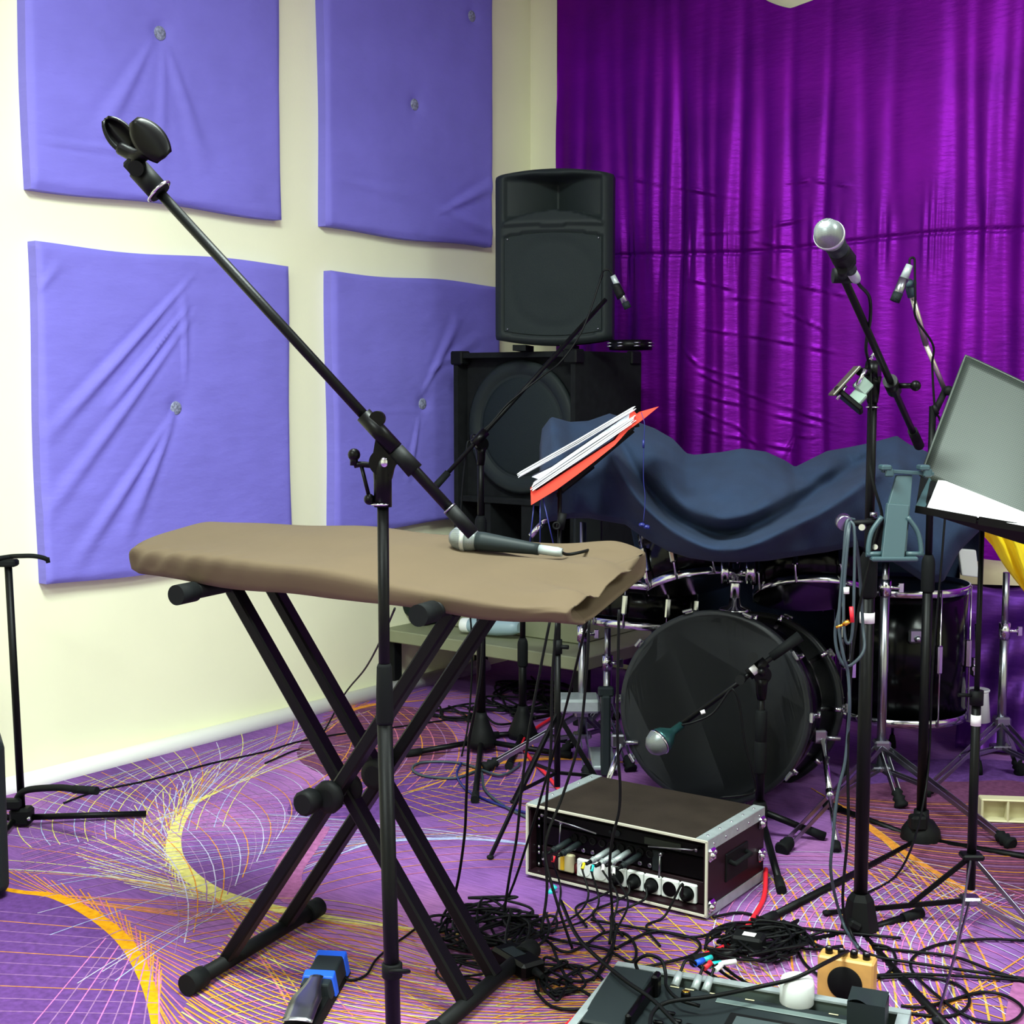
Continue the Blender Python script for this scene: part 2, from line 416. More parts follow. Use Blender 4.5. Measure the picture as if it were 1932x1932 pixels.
# left: yellow crescent with its net
Yc = [(420, 1490), (362, 1520), (330, 1575), (338, 1630), (400, 1680), (500, 1710), (640, 1735), (800, 1755)]
envelope(Yc, ['yellow', 'white', 'mustard'], 0.62, 0.30, 46, 0.0032, 0.08)
envelope(Yc[3:], ['orange', 'mustard', 'rose'], 0.1, 0.85, 26, 0.0034, -0.1)
envelope(Yc[:6], ['orange', 'yellow', 'white'], 0.95, 0.02, 26, 0.003, -0.35)
envelope(Yc, ['yellow'], 0.01, 0.01, 3, 0.003, 0, 'yellow', 0.045)
# left: gold crescent
Gc = [(-60, 1665), (30, 1682), (105, 1692), (180, 1730), (238, 1780), (276, 1850), (292, 1920), (296, 2010)]
envelope(Gc, ['orange', 'orange', 'rose'], 0.34, 0.6, 40, 0.0034, 0.12)
envelope(Gc, ['gold'], 0.01, 0.01, 3, 0.003, 0, 'gold', 0.034)
fan((0, 1720), (0, 1960), (290, 1745), (300, 1960), 12, ['haze', 'orange', 'haze'], 0.003)
fan((40, 1960), (300, 1960), (200, 1770), (300, 1830), 9, ['pink', 'haze'], 0.0028)
# upper left net along the wall
fan((60, 1500), (560, 1405), (330, 1800), (640, 1450), 26, ['haze', 'white', 'orange'], 0.003, 0.15)
fan((180, 1470), (700, 1340), (60, 1600), (420, 1560), 22, ['yellow', 'haze', 'ltblue'], 0.0028, -0.12)
fan((40, 1590), (40, 1660), (700, 1480), (640, 1560), 10, ['haze', 'pink'], 0.003, 0.1)
# middle: pale arc
Bc = [(640, 1612), (700, 1592), (790, 1584), (900, 1584), (1000, 1594), (1100, 1612)]
envelope(Bc, ['white', 'haze', 'ltblue'], 0.9, 0.08, 26, 0.003, -0.2)
envelope(Bc, ['ltblue'], 0.01, 0.01, 3, 0.003, 0, 'ltblue', 0.020)
fan((520, 1620), (560, 1700), (1000, 1560), (1100, 1640), 7, ['rose', 'orange'], 0.003, 0.1)
blot([(515, 1650), (545, 1600), (620, 1560), (600, 1600), (570, 1650), (575, 1700), (530, 1700)], 'bloom')
# behind: brown-orange stripes and the orange arc
fan((640, 1345), (900, 1330), (560, 1500), (1000, 1480), 16, ['orange', 'rose', 'haze'], 0.004, 0.1)
fan((620, 1500), (640, 1340), (1000, 1470), (900, 1360), 26, ['brown', 'orange', 'rose'], 0.004, 0.12)
envelope([(640, 1360), (665, 1340), (720, 1328), (800, 1322)], ['orange', 'rose'], 0.2, 0.4, 14, 0.0035, 0.1, 'orange', 0.03)
envelope([(860, 1465), (940, 1440), (1060, 1432), (1200, 1440)], ['orange', 'mustard'], 0.3, 0.05, 14, 0.0035, 0.1, 'orange', 0.03)
fan((740, 1510), (900, 1470), (900, 1570), (1080, 1490), 10, ['mustard', 'orange'], 0.0034); fan((740, 1470), (860, 1580), (960, 1440), (1090, 1560), 9, ['mustard', 'orange'], 0.0034)
# bottom middle stripes
fan((470, 1700), (300, 1980), (1150, 1850), (1000, 2050), 40, ['orange', 'yellow', 'rose', 'orange', 'mustard'], 0.0042, -0.12)
fan((330, 1720), (430, 2000), (760, 1730), (900, 1990), 24, ['mustard', 'haze', 'orange'], 0.003, 0.1)
fan((1000, 1730), (900, 1990), (1450, 1760), (1400, 2010), 24, ['orange', 'mustard', 'rose'], 0.0036, 0.1)
fan((1060, 1700), (1330, 1720), (1250, 1860), (1480, 1870), 7, ['mustard'], 0.004); fan((1000, 1760), (1010, 1900), (1480, 1740), (1480, 1900), 7, ['orange', 'mustard'], 0.0036)
# right: orange arc, red-brown stripes, lattice
fan((1560, 1500), (1600, 1630), (2000, 1500), (2000, 1720), 44, ['brown', 'orange', 'brown', 'rose', 'brown', 'haze'], 0.0052, -0.08)
envelope([(1560, 1505), (1600, 1530), (1650, 1570), (1700, 1605), (1780, 1655), (1900, 1720)], ['orange', 'mustard'], 0.1, 0.5, 18, 0.0036, -0.15, 'orange', 0.024)
fan((1420, 1640), (1720, 1640), (1480, 1960), (1900, 1960), 15, ['orange', 'mustard'], 0.005, 0.05)
fan((1420, 1610), (1440, 1800), (1960, 1690), (1960, 1960), 22, ['white', 'pink', 'haze'], 0.003, 0.12)
fan((1440, 1640), (1932, 1690), (1520, 1980), (1932, 2010), 30, ['white', 'pink'], 0.0028, -0.15)
fan((1700, 1960), (1700, 1860), (2000, 1760), (2000, 1960), 6, ['orange'], 0.004)
blot([(1906, 1872), (1950, 1820), (2060, 1760), (2100, 1960), (1915, 1990)], 'bloom')
fl.cur = 0
yarn_mats = [mat('yarn_' + k, tuple(int(x * .88) for x in c), 0.95, bump=0.5, bscale=300, var=0.22, vscale=60, spec=0.1) for k, c in YARN.items()]
struct(fl.build('floor', [carpet_mat()] + yarn_mats, fix=False))
# skirting wedge and the pipe
mb = MB()
p0 = P(34, 1468, 4.27); p1 = P(760, 1286, 5.68)
p0 -= N * (p0 - CORNER).dot(N); p1 -= N * (p1 - CORNER).dot(N); p0 += N * .003; p1 += N * .003; dirp = (p1 - p0).normalized()
q0 = p0 - dirp * 3.2; q1 = p1 + dirp * 0.45
off = N * 0.035
mb.cyl(q0 + off, q1 + off, 0.036, seg=24)
pipe = tag(mb.build('heating_pipe', M_pipe), 'white painted heating pipe running low along the cream wall', 'pipe')
# ================================================================ acoustic panels on the left wall
def wallpt(t, z, o=0.0): return V((-1.53, 4.25, 0)) + A * t + N * o + V((0, 0, z))
def panel(t0, t1, z0, z1, btns, label, seed, folds):
    rnd = random.Random(seed); th = 0.055
    root = thing('acoustic_panel', label, 'acoustic panel', wallpt((t0 + t1) / 2, z0, th / 2), 'lilac acoustic panels on the cream wall')
    nx, nz = 90, 90; rows = []
    wob = [rnd.uniform(-1, 1) for _ in range(8)]
    for i in range(nz + 1):
        row = []
        for j in range(nx + 1):
            u, v = j / nx, i / nz
            x = t0 + (t1 - t0) * u; z = z0 + (z1 - z0) * v
            eu = min(u, 1 - u) * (t1 - t0); ev = min(v, 1 - v) * (z1 - z0); e = min(eu, ev)
            o = th - 0.012 * max(0, 1 - e / 0.02) ** 2
            o += 0.002 * math.sin(6 * u + wob[0] * 3) * math.sin(5 * v + wob[1] * 3)
            for (bu, bv) in btns:
                dx, dz = x - bu, z - bv; r = math.hypot(dx, dz); o -= 0.013 * math.exp(-(r / 0.035) ** 2) + 0.006 * math.exp(-(r / 0.12) ** 2)
            for (fx0, fz0, fx1, fz1, am, wd) in folds:
                ax, az = fx1 - fx0, fz1 - fz0; L = math.hypot(ax, az); tt = ((x - fx0) * ax + (z - fz0) * az) / L / L
                dd = ((x - fx0) * az - (z - fz0) * ax) / L
                if -0.15 < tt < 1.15:
                    fall = math.sin(math.pi * min(1, max(0, (tt + 0.15) / 1.3)))
                    wv = wd * (0.5 + tt); o += 1.5 * am * fall * math.exp(-(dd / wv) ** 2) * math.cos(dd / wv * 2.2)
            # slightly wavy outline
            if j in (0, nx): x += 0.004 * math.sin(v * 7 + wob[2] * 5)
            if i in (0, nz): z += 0.006 * math.sin(u * 8 + wob[3] * 5)
            row.append(wallpt(x, z, o))
        rows.append(row)
    mb = MB(); mb.grid(rows)
    peri = rows[0] + [r[-1] for r in rows[1:]] + rows[-1][::-1][1:] + [r[0] for r in rows[::-1][1:]]
    back = []
    for p in peri: back.append(p - N * ((p - wallpt(0, 0, 0.002)).dot(N)))
    mb.grid([peri, back])
    mb.build('fabric_cover', M_panel, root)
    for (bu, bv) in btns:
        if z0 < bv < z1:
            c = wallpt(bu, bv, th - 0.016)
            MB().lathe([(0.0235, -0.004), (0.0235, 0.003), (0.02, 0.006), (0.001, 0.0065)], c, N, 24).build('button', M_btn, root)
    return root
def tz(px, py):   # pixel to wall coordinates at panel face
    o = V((-1.53, 4.25, 0)) + N * 0.05
    X = (px - CX) / FPX; v = (py - CX) / FPX; D = V((X, math.cos(PITCH) - v * math.sin(PITCH), -math.sin(PITCH) - v * math.cos(PITCH)))
    C0 = V((0, 0, HC)); k = (o - C0).dot(N) / D.dot(N); h = C0 + D * k
    return ((h - V((-1.53, 4.25, 0))).dot(A), h.z)
def fpx(a, b, am, wd): return (*tz(*a), *tz(*b), am, wd)
panel(tz(60, 340)[0], tz(533, 400)[0], tz(300, 383)[1], 2.93, [tz(305, 62)], 'upper left lilac fabric acoustic panel with grey button near the top of the photo', 1,
      [fpx((280, 90), (190, 250), 0.006, 0.035), fpx((320, 100), (380, 300), 0.005, 0.04), fpx((310, 80), (300, 330), 0.003, 0.03), fpx((60, 265), (300, 290), 0.006, 0.015), fpx((340, 250), (500, 380), 0.003, 0.03)])
panel(tz(72, 600)[0], tz(548, 700)[0], tz(150, 1098)[1], tz(300, 478)[1], [tz(335, 770)], 'lower left lilac fabric acoustic panel with diagonal creases, beside brown keyboard cover', 2,
      [fpx((345, 540), (110, 800), 0.011, 0.025), fpx((345, 620), (95, 960), 0.008, 0.03), fpx((345, 590), (210, 760), 0.010, 0.02), fpx((320, 790), (150, 1050), 0.008, 0.03), fpx((330, 780), (240, 1000), 0.008, 0.03), fpx((350, 720), (345, 560), 0.005, 0.02), fpx((60, 560), (110, 500), 0.004, 0.02)])
panel(tz(618, 400)[0], tz(931, 300)[0], tz(750, 445)[1], 2.93, [tz(785, 197), tz(893, 30)], 'upper right lilac acoustic panel with two grey buttons, left of the dark yellow corner', 3,
      [fpx((640, 340), (770, 370), 0.004, 0.03), fpx((830, 400), (930, 350), 0.008, 0.03), fpx((820, 390), (930, 440), 0.006, 0.03), fpx((760, 60), (900, 100), 0.003, 0.05)])
panel(tz(630, 700)[0], tz(945, 700)[0], tz(720, 998)[1], tz(750, 522)[1], [tz(800, 762)], 'lower right lilac acoustic panel partly behind the black bass cabinet', 4,
      [fpx((800, 735), (860, 610), 0.006, 0.03), fpx((790, 790), (770, 900), 0.006, 0.02), fpx((650, 780), (800, 775), 0.002, 0.01), fpx((810, 700), (900, 640), 0.004, 0.03)])
# ================================================================ curtain on the back wall
def cpt(s, z, o): return CORNER + N * s - A * o + V((0, 0, z))
rnd = random.Random(11)
folds = []   # (s position, depth, width, z0 fade)
def s_of(px):
    k = (px - CX) / FPX; return (k * 6.25 - 0.083) / (0.788 + 0.616 * k)
for px, am, wd in [(1085, .02, .03), (1120, .025, .03), (1165, .03, .035), (1195, .05, .04), (1235, .03, .03), (1262, .04, .03), (1294, .06, .03), (1345, .015, .02), (1370, .012, .02), (1410, .045, .03), (1450, .02, .03), (1510, .022, .025), (1572, .018, .02), (1640, .012, .03), (1700, .012, .03), (1800, .014, .03), (1812, .014, .03), (1850, .02, .025), (1900, .03, .03), (1925, .03, .03), (1975, .05, .04), (2050, .04, .05), (2150, .05, .05)]:
    folds.append((s_of(px), am, wd))
creases = [((1310, 735), (1440, 770), (1590, 810)), ((1330, 700), (1420, 740), (1600, 800)), ((1345, 620), (1480, 640), (1600, 665)), ((1310, 525), (1360, 535), (1400, 545)), ((1440, 455), (1490, 462), (1520, 470)), ((1330, 770), (1400, 800), (1450, 840)), ((1500, 590), (1540, 605), (1570, 620)), ((1540, 540), (1580, 550), (1620, 558)), ((1340, 440), (1440, 435), (1560, 405)), ((1380, 560), (1450, 565), (1500, 572)), ((1460, 520), (1500, 530), (1560, 548)), ((1180, 330), (1250, 345), (1400, 372)), ((1500, 345), (1550, 340), (1620, 352)), ((1480, 905), (1520, 820), (1560, 825)), ((1300, 650), (1340, 690), (1420, 715)), ((1350, 810), (1430, 830), (1530, 850))]
def cz(px, py):
    s = s_of(px); y = (CORNER + N * s).y - 0.06; p = P(px, py, y); return s, p.z
CR = []
for c in creases:
    q = [cz(*p) for p in c]; CR += [(q[0], q[1]), (q[1], q[2])]
rows = []; nz, nx = 400, 640; S0, S1 = 0.2, 4.6
SEAM = 1.785
for i in range(nz + 1):
    v = i / nz; row = []
    for j in range(nx + 1):
        u = j / nx; s = S0 + (S1 - S0) * u
        ds = s - s_of(1500); top = 3.04 + 0.02 * math.sin(s * 9)
        top = min(top, 2.685 + (0.12 * ds + 0.3 * ds * ds if ds > 0 else -0.30 * ds + 1.5 * ds * ds))
        z = 0.03 + (top - 0.03) * v
        CRz = [q for q in CR if min(q[0][1], q[1][1]) - .05 < z < max(q[0][1], q[1][1]) + .05 and q[0][0] - .06 < s < q[1][0] + .06]
        o = 0.085
        low = 1 / (1 + math.exp((z - SEAM) * 6))
        hi = 0.06 + 0.80 / (1 + math.exp((z - 2.15) * 4.0))
        for (fs, am, wd) in folds:
            dr = (s - fs - 0.012 * math.sin(z * 3 + fs * 17)) / (wd * (1 + 0.35 * low))
            if abs(dr) < 3: o -= am * hi * math.exp(-dr * dr)
        o += 0.0022 * math.sin(s * 31 + math.sin(z * 2) * 1.2) * (0.2 + low)
        # seam gather
        g = (z - (SEAM + 0.012 * math.sin(s * 4))) / 0.007
        o -= 0.010 * math.exp(-g * g)
        gg = (z - SEAM) / 0.11
        o += (0.0035 + 0.003 * math.sin(s * 37)) * math.exp(-gg * gg) * math.sin(s * 120 + 6 * math.sin(s * 13) + 4 * math.sin(s * 29 + 1)) * (1 if s < 1.0 or s > 1.6 else 0.5)
        for (a, b) in (CRz if -0.02 < s < 3 else ()):
            ax, az = b[0] - a[0], b[1] - a[1]; L2 = ax * ax + az * az; t = ((s - a[0]) * ax + (z - a[1]) * az) / L2
            if -0.1 < t < 1.1:
                dd = ((s - a[0]) * az - (z - a[1]) * ax) / math.sqrt(L2)
                if abs(dd) < 0.04: o += (0.0045 + 0.003 * math.sin(t * 9 + a[0] * 40)) * min(1, max(0, (t + .1) * 3), max(0, (1.1 - t) * 3)) * (math.exp(-(dd / 0.006) ** 2) - .5 * math.exp(-((dd - .012) / 0.008) ** 2))
        # left edge curl
        edge = 0.012 * math.sin(z * 5) + (0.05 * (1 - min(1, z / 3)))
        row.append(cpt(s + (edge if j == 0 else 0), z, max(0.008, o)))
    rows.append(row)
tag(MB().grid(rows).build('curtain', M_curt), 'shiny purple lame curtain with a gathered seam covering the back wall', 'curtain')
# ================================================================ bass cabinet, loudspeaker, tambourine
BR = P(1085, 700, 5.2); BR.z = 0                     # near right corner of its front
E1 = N; E2 = A                                       # width along the back wall, depth towards it
CW, CD, CH = 0.60, 0.46, 1.375; CB = 0.40
MC = frame(BR - E1 * CW, E1, E2)                     # local: x right, y back, z up
root = thing('bass_cabinet', 'tall black carpeted bass cabinet with round grille in the room corner', 'speaker', BR - E1 * CW / 2 + E2 * CD / 2 + V((0, 0, CB)))
mb = MB(MC); t = 0.022
HH = CH - CB; HM = (CH + CB) / 2
mb.box((t / 2, CD / 2, HM), (t, CD, HH)).box((CW - t / 2, CD / 2, HM), (t, CD, HH)).box((CW / 2, CD / 2, CH - t / 2), (CW - 2 * t, CD, t)).box((CW / 2, CD / 2, CB + t / 2), (CW - 2 * t, CD, t)).box((CW / 2, CD - .01, HM), (CW - 2 * t, .02, HH - 2 * t))
mb.box((CW / 2, CD / 2, 0.79), (CW - 2 * t, CD - .02, t))
mb.box((CW / 2, 0.07, 1.08), (CW - 2 * t, t, 0.56))
mb.build('cabinet_body', M_carp, root, bevel=0.003)
mb = MB(MC); mb.box((0.16, 0.12, 0.60), (0.03, 0.2, 0.36)); mb.box((0.36, 0.12, 0.60), (0.06, 0.2, 0.36)); mb.build('port_baffle', M_carp, root)
MB(MC).box((CW / 2, 0.30, 0.60), (CW - 2 * t, .02, 0.36)).build('port_back', M_hole, root)
cc = MC @ V((0.312, 0.055, 1.083))
rg = MB(); rg.lathe([(0.205, 0), (0.26, 0), (0.262, 0.02), (0.25, 0.028), (0.215, 0.028), (0.205, 0.015)], cc, -E2, 56)
rg.v = rg.v; rg.build('speaker_ring', M_spk, root)
MB().lathe([(0.001, 0.03), (0.1, 0.027), (0.18, 0.019), (0.212, 0.01), (0.212, 0.0)], cc, -E2, 48).build('grille', M_grille, root)
for x in (0.02, CW - 0.02):
    MB(MC).rbox((x, 0.02, CH - 0.02), (0.06, 0.06, 0.055), 0.006).build('corner_protector', M_blkm, root)
MB(MC).rbox((CW - .005, CD - .05, CH - 0.02), (0.03, 0.07, 0.055), 0.006).build('corner_protector', M_blkm, root)
# loudspeaker
def loudspeaker():
    c = P(1042, 655, 5.22); c.z = CH + 0.022
    wdt, dep, hgt = 0.445, 0.34, 0.655
    e1 = V((0.985, -0.17, 0)).normalized(); e2 = V((-e1.y, e1.x, 0))
    M = frame(c, e1, e2)
    r = thing('loudspeaker', 'black moulded loudspeaker with horn standing on the bass cabinet', 'speaker', c)
    # front outline grid with recessed horn and grille, curved top and bottom
    def edge_top(x): return hgt - 0.018 * (x / (wdt / 2)) ** 2 * 1.3
    def edge_bot(x): return 0.018 * (x / (wdt / 2)) ** 2 * 1.2
    n, m = 72, 100; front = []
    for i in range(m + 1):
        row = []
        for j in range(n + 1):
            x = -wdt / 2 + wdt * j / n; z0, z1 = edge_bot(x), edge_top(x); z = z0 + (z1 - z0) * i / m
            y = 0.0
            e = min(j / n, 1 - j / n) * wdt; ez = min(z - z0, z1 - z)
            y += 0.03 * max(0, 1 - e / 0.035) ** 2 + 0.02 * max(0, 1 - ez / 0.02) ** 2
            # horn: rectangle recess deepening to the throat
            hz = (z - 0.555); 
            if 0.455 < z < 0.635 and abs(x) < 0.185:
                inner = min((0.185 - abs(x)) / 0.185, 1); lim = min((0.635 - z) / 0.02, 1, (z - 0.455) / 0.03)
                y += max(0, lim) * (0.025 + 0.13 * inner ** 1.6)
            # lens lip under the horn
            k = (x / 0.19); top = 0.50 * 1.0 - 0.05 * k * k
            if abs(x) < 0.19 and 0.445 < z < 0.505 - 0.05 * k * k: y = -0.012 + 0.5 * max(0, z - 0.46)
            # grille recess
            gt = 0.425 - 0.02 * (x / 0.19) ** 2; gb = 0.03 + 0.018 * (x / 0.19) ** 2
            if abs(x) < 0.19 and gb < z < gt: y += 0.012
            row.append(V((x, y, z)))
        front.append(row)
    mb = MB(M); mb.grid(front)
    peri = front[0] + [q[-1] for q in front[1:]] + front[-1][::-1][1:] + [q[0] for q in front[::-1][1:]]
    mid = [V((p.x * 0.99, 0.14, p.z)) for p in peri]; bk = [V((p.x * 0.72, dep, 0.33 + (p.z - 0.33) * 0.92)) for p in peri]
    mb.grid([peri, mid, bk]); mb.f.append(tuple(len(mb.v) - 1 - k for k in range(len(bk)))); mb.sm.append(False); mb.mi.append(0)
    mb.build('cabinet', M_spk, r)
    g = []
    for i in range(41):
        row = []
        for j in range(41):
            x = -0.183 + 0.366 * j / 40; gt = 0.418 - 0.02 * (x / 0.19) ** 2; gb = 0.037 + 0.018 * (x / 0.19) ** 2
            z = gb + (gt - gb) * i / 40; rr = math.hypot(x, z - 0.225)
            y = 0.006 - 0.004 * math.exp(-(rr / 0.05) ** 2) + 0.003 * math.exp(-((rr - 0.16) / 0.02) ** 2)
            row.append(V((x, y, z)))
        g.append(row)
    MB(M).grid(g).build('grille', M_grille, r)
    for sx in (-1, 1):
        for z in (0.06, 0.395): MB(M).sph((sx * 0.172, 0.004, z), 0.004, seg=8).build('screw', M_chrd, r)
    for sx in (-0.13, 0.05): MB(M).box((sx, 0.12, -0.009), (0.05, 0.2, 0.022)).build('foot', M_rub, r)
loudspeaker()
c = P(1190, 662, 5.16); c.z = CH + 0.002
r = thing('tambourine', 'black tambourine lying on top of the bass cabinet beside the loudspeaker', 'tambourine', c)
mb = MB(); mb.lathe([(0.072, 0), (0.08, 0), (0.08, 0.036), (0.072, 0.036), (0.072, 0)], c, seg=40); mb.build('frame', M_blkg, r)
for k in range(8):
    a = k * math.pi / 4 + 0.2; q = c + V((math.cos(a) * 0.08, math.sin(a) * 0.08, 0.019))
    mb = MB(); mb.cyl(q + V((0, 0, -0.008)), q + V((0, 0, -0.003)), 0.013, 0.012, 14); mb.cyl(q + V((0, 0, 0.003)), q + V((0, 0, 0.008)), 0.012, 0.013, 14); mb.build('jingle', M_chrd, r)
# ================================================================ stands
def rot2(a): return V((math.cos(a), math.sin(a), 0))
def leg_parts(root, hub, feet, r=0.008, rubber=0.05, m=None, rr=0.013, bendz=None):
    for ft in feet:
        ft = V(ft); d = (ft - hub).normalized(); o = MB().cyl(hub, ft, r).build('leg', m or M_blk, root)
        MB().cyl(ft - d * rubber, ft + d * 0.006, rr * 0.92, rr, 16).build('rubber_foot', M_rub, o)
def boom_stand(label, xy, ztop, hubz, feet, boom=None, r1=0.0125, r2=0.008, zjoin=0.6, clutch=None, name='microphone_stand', base='cone', tape=None, grp='microphone boom stands', tailgrip=0.08, mcl=None, knob_side=-1):
    xy = V((xy[0], xy[1], 0)); root = thing(name, label, 'microphone stand', xy, grp)
    up = V((0, 0, 1))
    MB().cyl(xy + up * (hubz + .02), xy + up * zjoin, r1, seg=24).build('lower_tube', M_blk, root)
    MB().cyl(xy + up * (zjoin - 0.02), xy + up * (ztop - 0.03), r2, seg=20).build('upper_tube', M_blk, root)
    MB().lathe([(r1 + .002, -0.09), (r1 + .0045, -0.085), (r1 + .0045, -0.01), (r1 + 0.003, 0.0), (r2 + 0.002, 0.012)], xy + up * (zjoin + 0.01), seg=24).build('height_grip', M_rub, root)
    if base == 'cone': MB().lathe([(0.05, -0.03), (0.052, -0.005), (0.038, 0.03), (0.022, 0.07), (0.018, 0.09)], xy + up * hubz, seg=28).build('base_hub', M_blkm, root)
    elif base == 'ball': MB().lathe([(0.03, -0.05), (0.05, -0.04), (0.056, -0.01), (0.052, 0.02), (0.035, 0.045), (0.022, 0.05), (0.02, 0.075)], xy + up * hubz, seg=28).rbox(xy + V((-.018, -.03, hubz + .05)), (0.045, 0.04, 0.04), .006).build('base_hub', M_blkm, root)
    elif base == 'slim': MB().lathe([(0.018, -0.06), (0.022, -0.05), (0.022, 0.0), (0.016, 0.015)], xy + up * hubz, seg=20).build('base_hub', M_blkm, root)
    else: MB().lathe([(0.03, -0.06), (0.045, -0.05), (0.047, -0.02), (0.03, 0.07), (0.02, 0.085)], xy + up * hubz, seg=6, smooth=False).build('base_hub', M_blkm, root)
    leg_parts(root, xy + up * (hubz - 0.01), feet, 0.0095)
    if tape: MB().cyl(xy + up * (tape - .012), xy + up * (tape + .012), (r2 if tape > zjoin else r1) + 0.0012, seg=20).build('white_tape_band', M_tape, root)
    if boom:
        b0, b1 = V(boom[0]), V(boom[1]); d = (b1 - b0).normalized(); piv = xy + up * ztop
        k = (piv - b0).dot(d); pc = b0 + d * k
        MB().cyl(b0, b1, 0.0075, seg=16).build('boom', M_blk, root)
        side = d.cross(up).normalized()
        mb = MB(); mb.cyl(pc - d * 0.03, pc + d * 0.03, 0.016, seg=20); mb.lathe([(0.012, -0.07), (0.015, -0.05), (0.016, -0.03), (0.02, -0.012)], piv, up, 20); mb.cyl(piv - side * 0.014, piv + side * 0.014, 0.024, seg=28); mb.build('boom_clutch', M_blkg, root)
        mb = MB(); mb.cyl(pc + side * knob_side * 0.012, pc + side * knob_side * 0.045, 0.006); mb.sph(pc + side * knob_side * 0.05, 0.012, seg=12); mb.build('clutch_knob', M_blkg, root)
        if tailgrip: MB().cyl(b0 - d * 0.01, b0 + d * tailgrip, 0.0125, 0.0115, 20).build('counter_grip', M_rub, root)
    return root
def holder(root, p, ax, r=0.018, m=None):
    p = V(p); ax = V(ax).normalized()
    s = ax.cross(V((0, 0, 1))).normalized(); u = s.cross(ax)
    pts = []
    L = 0.055
    rows = []
    for i in range(9):
        a = math.radians(-150 + 300 * i / 8) - math.pi / 2
        rows.append([p + ax * (L * (j / 4 - 0.5)) * (0.75 + 0.25 * math.sin(math.pi * i / 8)) + (s * math.cos(a) + u * math.sin(a)) * (r + 0.002 * j / 4) for j in range(5)])
    return MB().grid(rows).build('microphone_clip', m or M_blkm, root, solid=0.003)
def dyn_mic(name, label, head, ax, grp='silver headed vocal microphones', scale=1.0):
    # head: centre of ball, ax: from head to tail
    head = V(head); ax = V(ax).normalized(); k = scale
    r = thing(name, label, 'microphone', head + ax * 0.09, grp)
    MB().lathe([(0.001, -0.026 * k), (0.012 * k, -0.0245 * k), (0.021 * k, -0.016 * k), (0.0255 * k, 0.0), (0.0255 * k, 0.004 * k)], head, ax, 32).lathe([(0.0255 * k, 0.009 * k), (0.021 * k, 0.026 * k), (0.0185 * k, 0.032 * k)], head, ax, 32).build('grille', M_micmesh, r)
    MB().lathe([(0.0262 * k, 0.002 * k), (0.027 * k, 0.0065 * k), (0.0262 * k, 0.011 * k)], head, ax, 32).build('grille_band', M_steel, r)
    MB().lathe([(0.0185 * k, 0.031 * k), (0.019 * k, 0.045 * k), (0.016 * k, 0.09 * k), (0.0118 * k, 0.15 * k), (0.0118 * k, 0.162 * k)], head, ax, 28).build('body', M_dgrey, r)
    MB().lathe([(0.0095 * k, 0.16 * k), (0.0095 * k, 0.2 * k), (0.008 * k, 0.21 * k)], head, ax, 20).build('plug', M_alu, r)
    return r
# ---- foreground boom stand with an empty clip
fx = P(722, 900, 2.05).x
D0 = 2.05
feet = [V((fx, D0, 0.012)) + rot2(a) * 0.33 for a in (math.radians(270 + 20), math.radians(30), math.radians(150))]
st = thing('microphone_stand', 'tall black boom stand in the foreground with an empty clip at its top', 'microphone stand', (fx, D0, 0), 'microphone boom stands')
base = V((fx, D0, 0)); up = V((0, 0, 1))
zj = P(735, 1365, D0).z; zt = P(718, 950, D0).z; bl = P(742, 1932, D0)
MB().cyl(base + up * 0.1 + V((.012, 0, 0)), base + up * zj, 0.0118, seg=28).build('lower_tube', M_blk, st)
MB().cyl(base + up * (zj - .02), base + up * zt, 0.0086, seg=24).build('upper_tube', M_blk, st)
g1 = P(730, 1252, D0).z
MB().lathe([(0.0125, 0), (0.0135, 0.004), (0.0128, (g1 - zj) * 0.5), (0.0115, g1 - zj - 0.005), (0.0095, g1 - zj)], base + up * zj, seg=28).build('height_grip', M_rub, st)
MB().lathe([(0.055, 0.03), (0.05, 0.06), (0.03, 0.1), (0.02, 0.13)], base + V((.012, 0, 0)), seg=28).build('base_hub', M_blkm, st)
zc = P(740, 1830, D0).z
MB().lathe([(0.0135, -0.012), (0.016, -0.01), (0.016, 0.01), (0.0135, 0.012)], base + up * zc + V((.008, 0, 0)), seg=24).torus(base + up * (zc + .002) + V((0.020, -0.01, 0)), (0, 0.5, 1), 0.014, 0.0035, 24).build('cable_clip', M_blkm, st)
leg_parts(st, base + up * 0.055, feet, 0.009)
# clutch
piv = P(722, 872, D0 - 0.0); jt = P(712, 788, D0)
mb = MB(); zc0 = zt - base.z
mb.lathe([(0.0135, -0.005), (0.0135, 0.035), (0.0145, 0.05), (0.011, 0.075)], base + up * zt, seg=24)
Y_ = V((0, 1, 0))
mb.cyl(piv - Y_ * 0.012, piv + Y_ * 0.012, 0.0195, seg=32)
poly = [P(*q, D0 - 0.010) for q in ((703, 860), (708, 830), (702, 812), (718, 800), (745, 835), (760, 868), (744, 880), (738, 905), (708, 905))]
mb.prism(poly, (0, 0.02, 0))
mb.build('boom_clutch', M_blkg, st)
MB().sph(P(725, 872, D0 - 0.014), 0.0062, (1, 0.6, 1.3), 16).build('screw', M_chr, st)
mb = MB(); mb.tube(catmull([P(703, 878, D0), P(680, 876, D0), P(668, 878, D0)], 5), 0.0045); mb.sph(P(668, 858, D0), 0.0095, seg=16); mb.cyl(P(668, 878, D0), P(668, 858, D0), 0.006)
mb.tube([P(682, 880, D0), P(697, 940, D0)], 0.003); mb.sph(P(697, 942, D0), 0.0085, seg=14); mb.build('tension_lever', M_blkg, st)
MB().torus(P(719, 951, D0), (0, 0, 1), 0.0138, 0.0018, 28).build('steel_ring', M_chr, st)
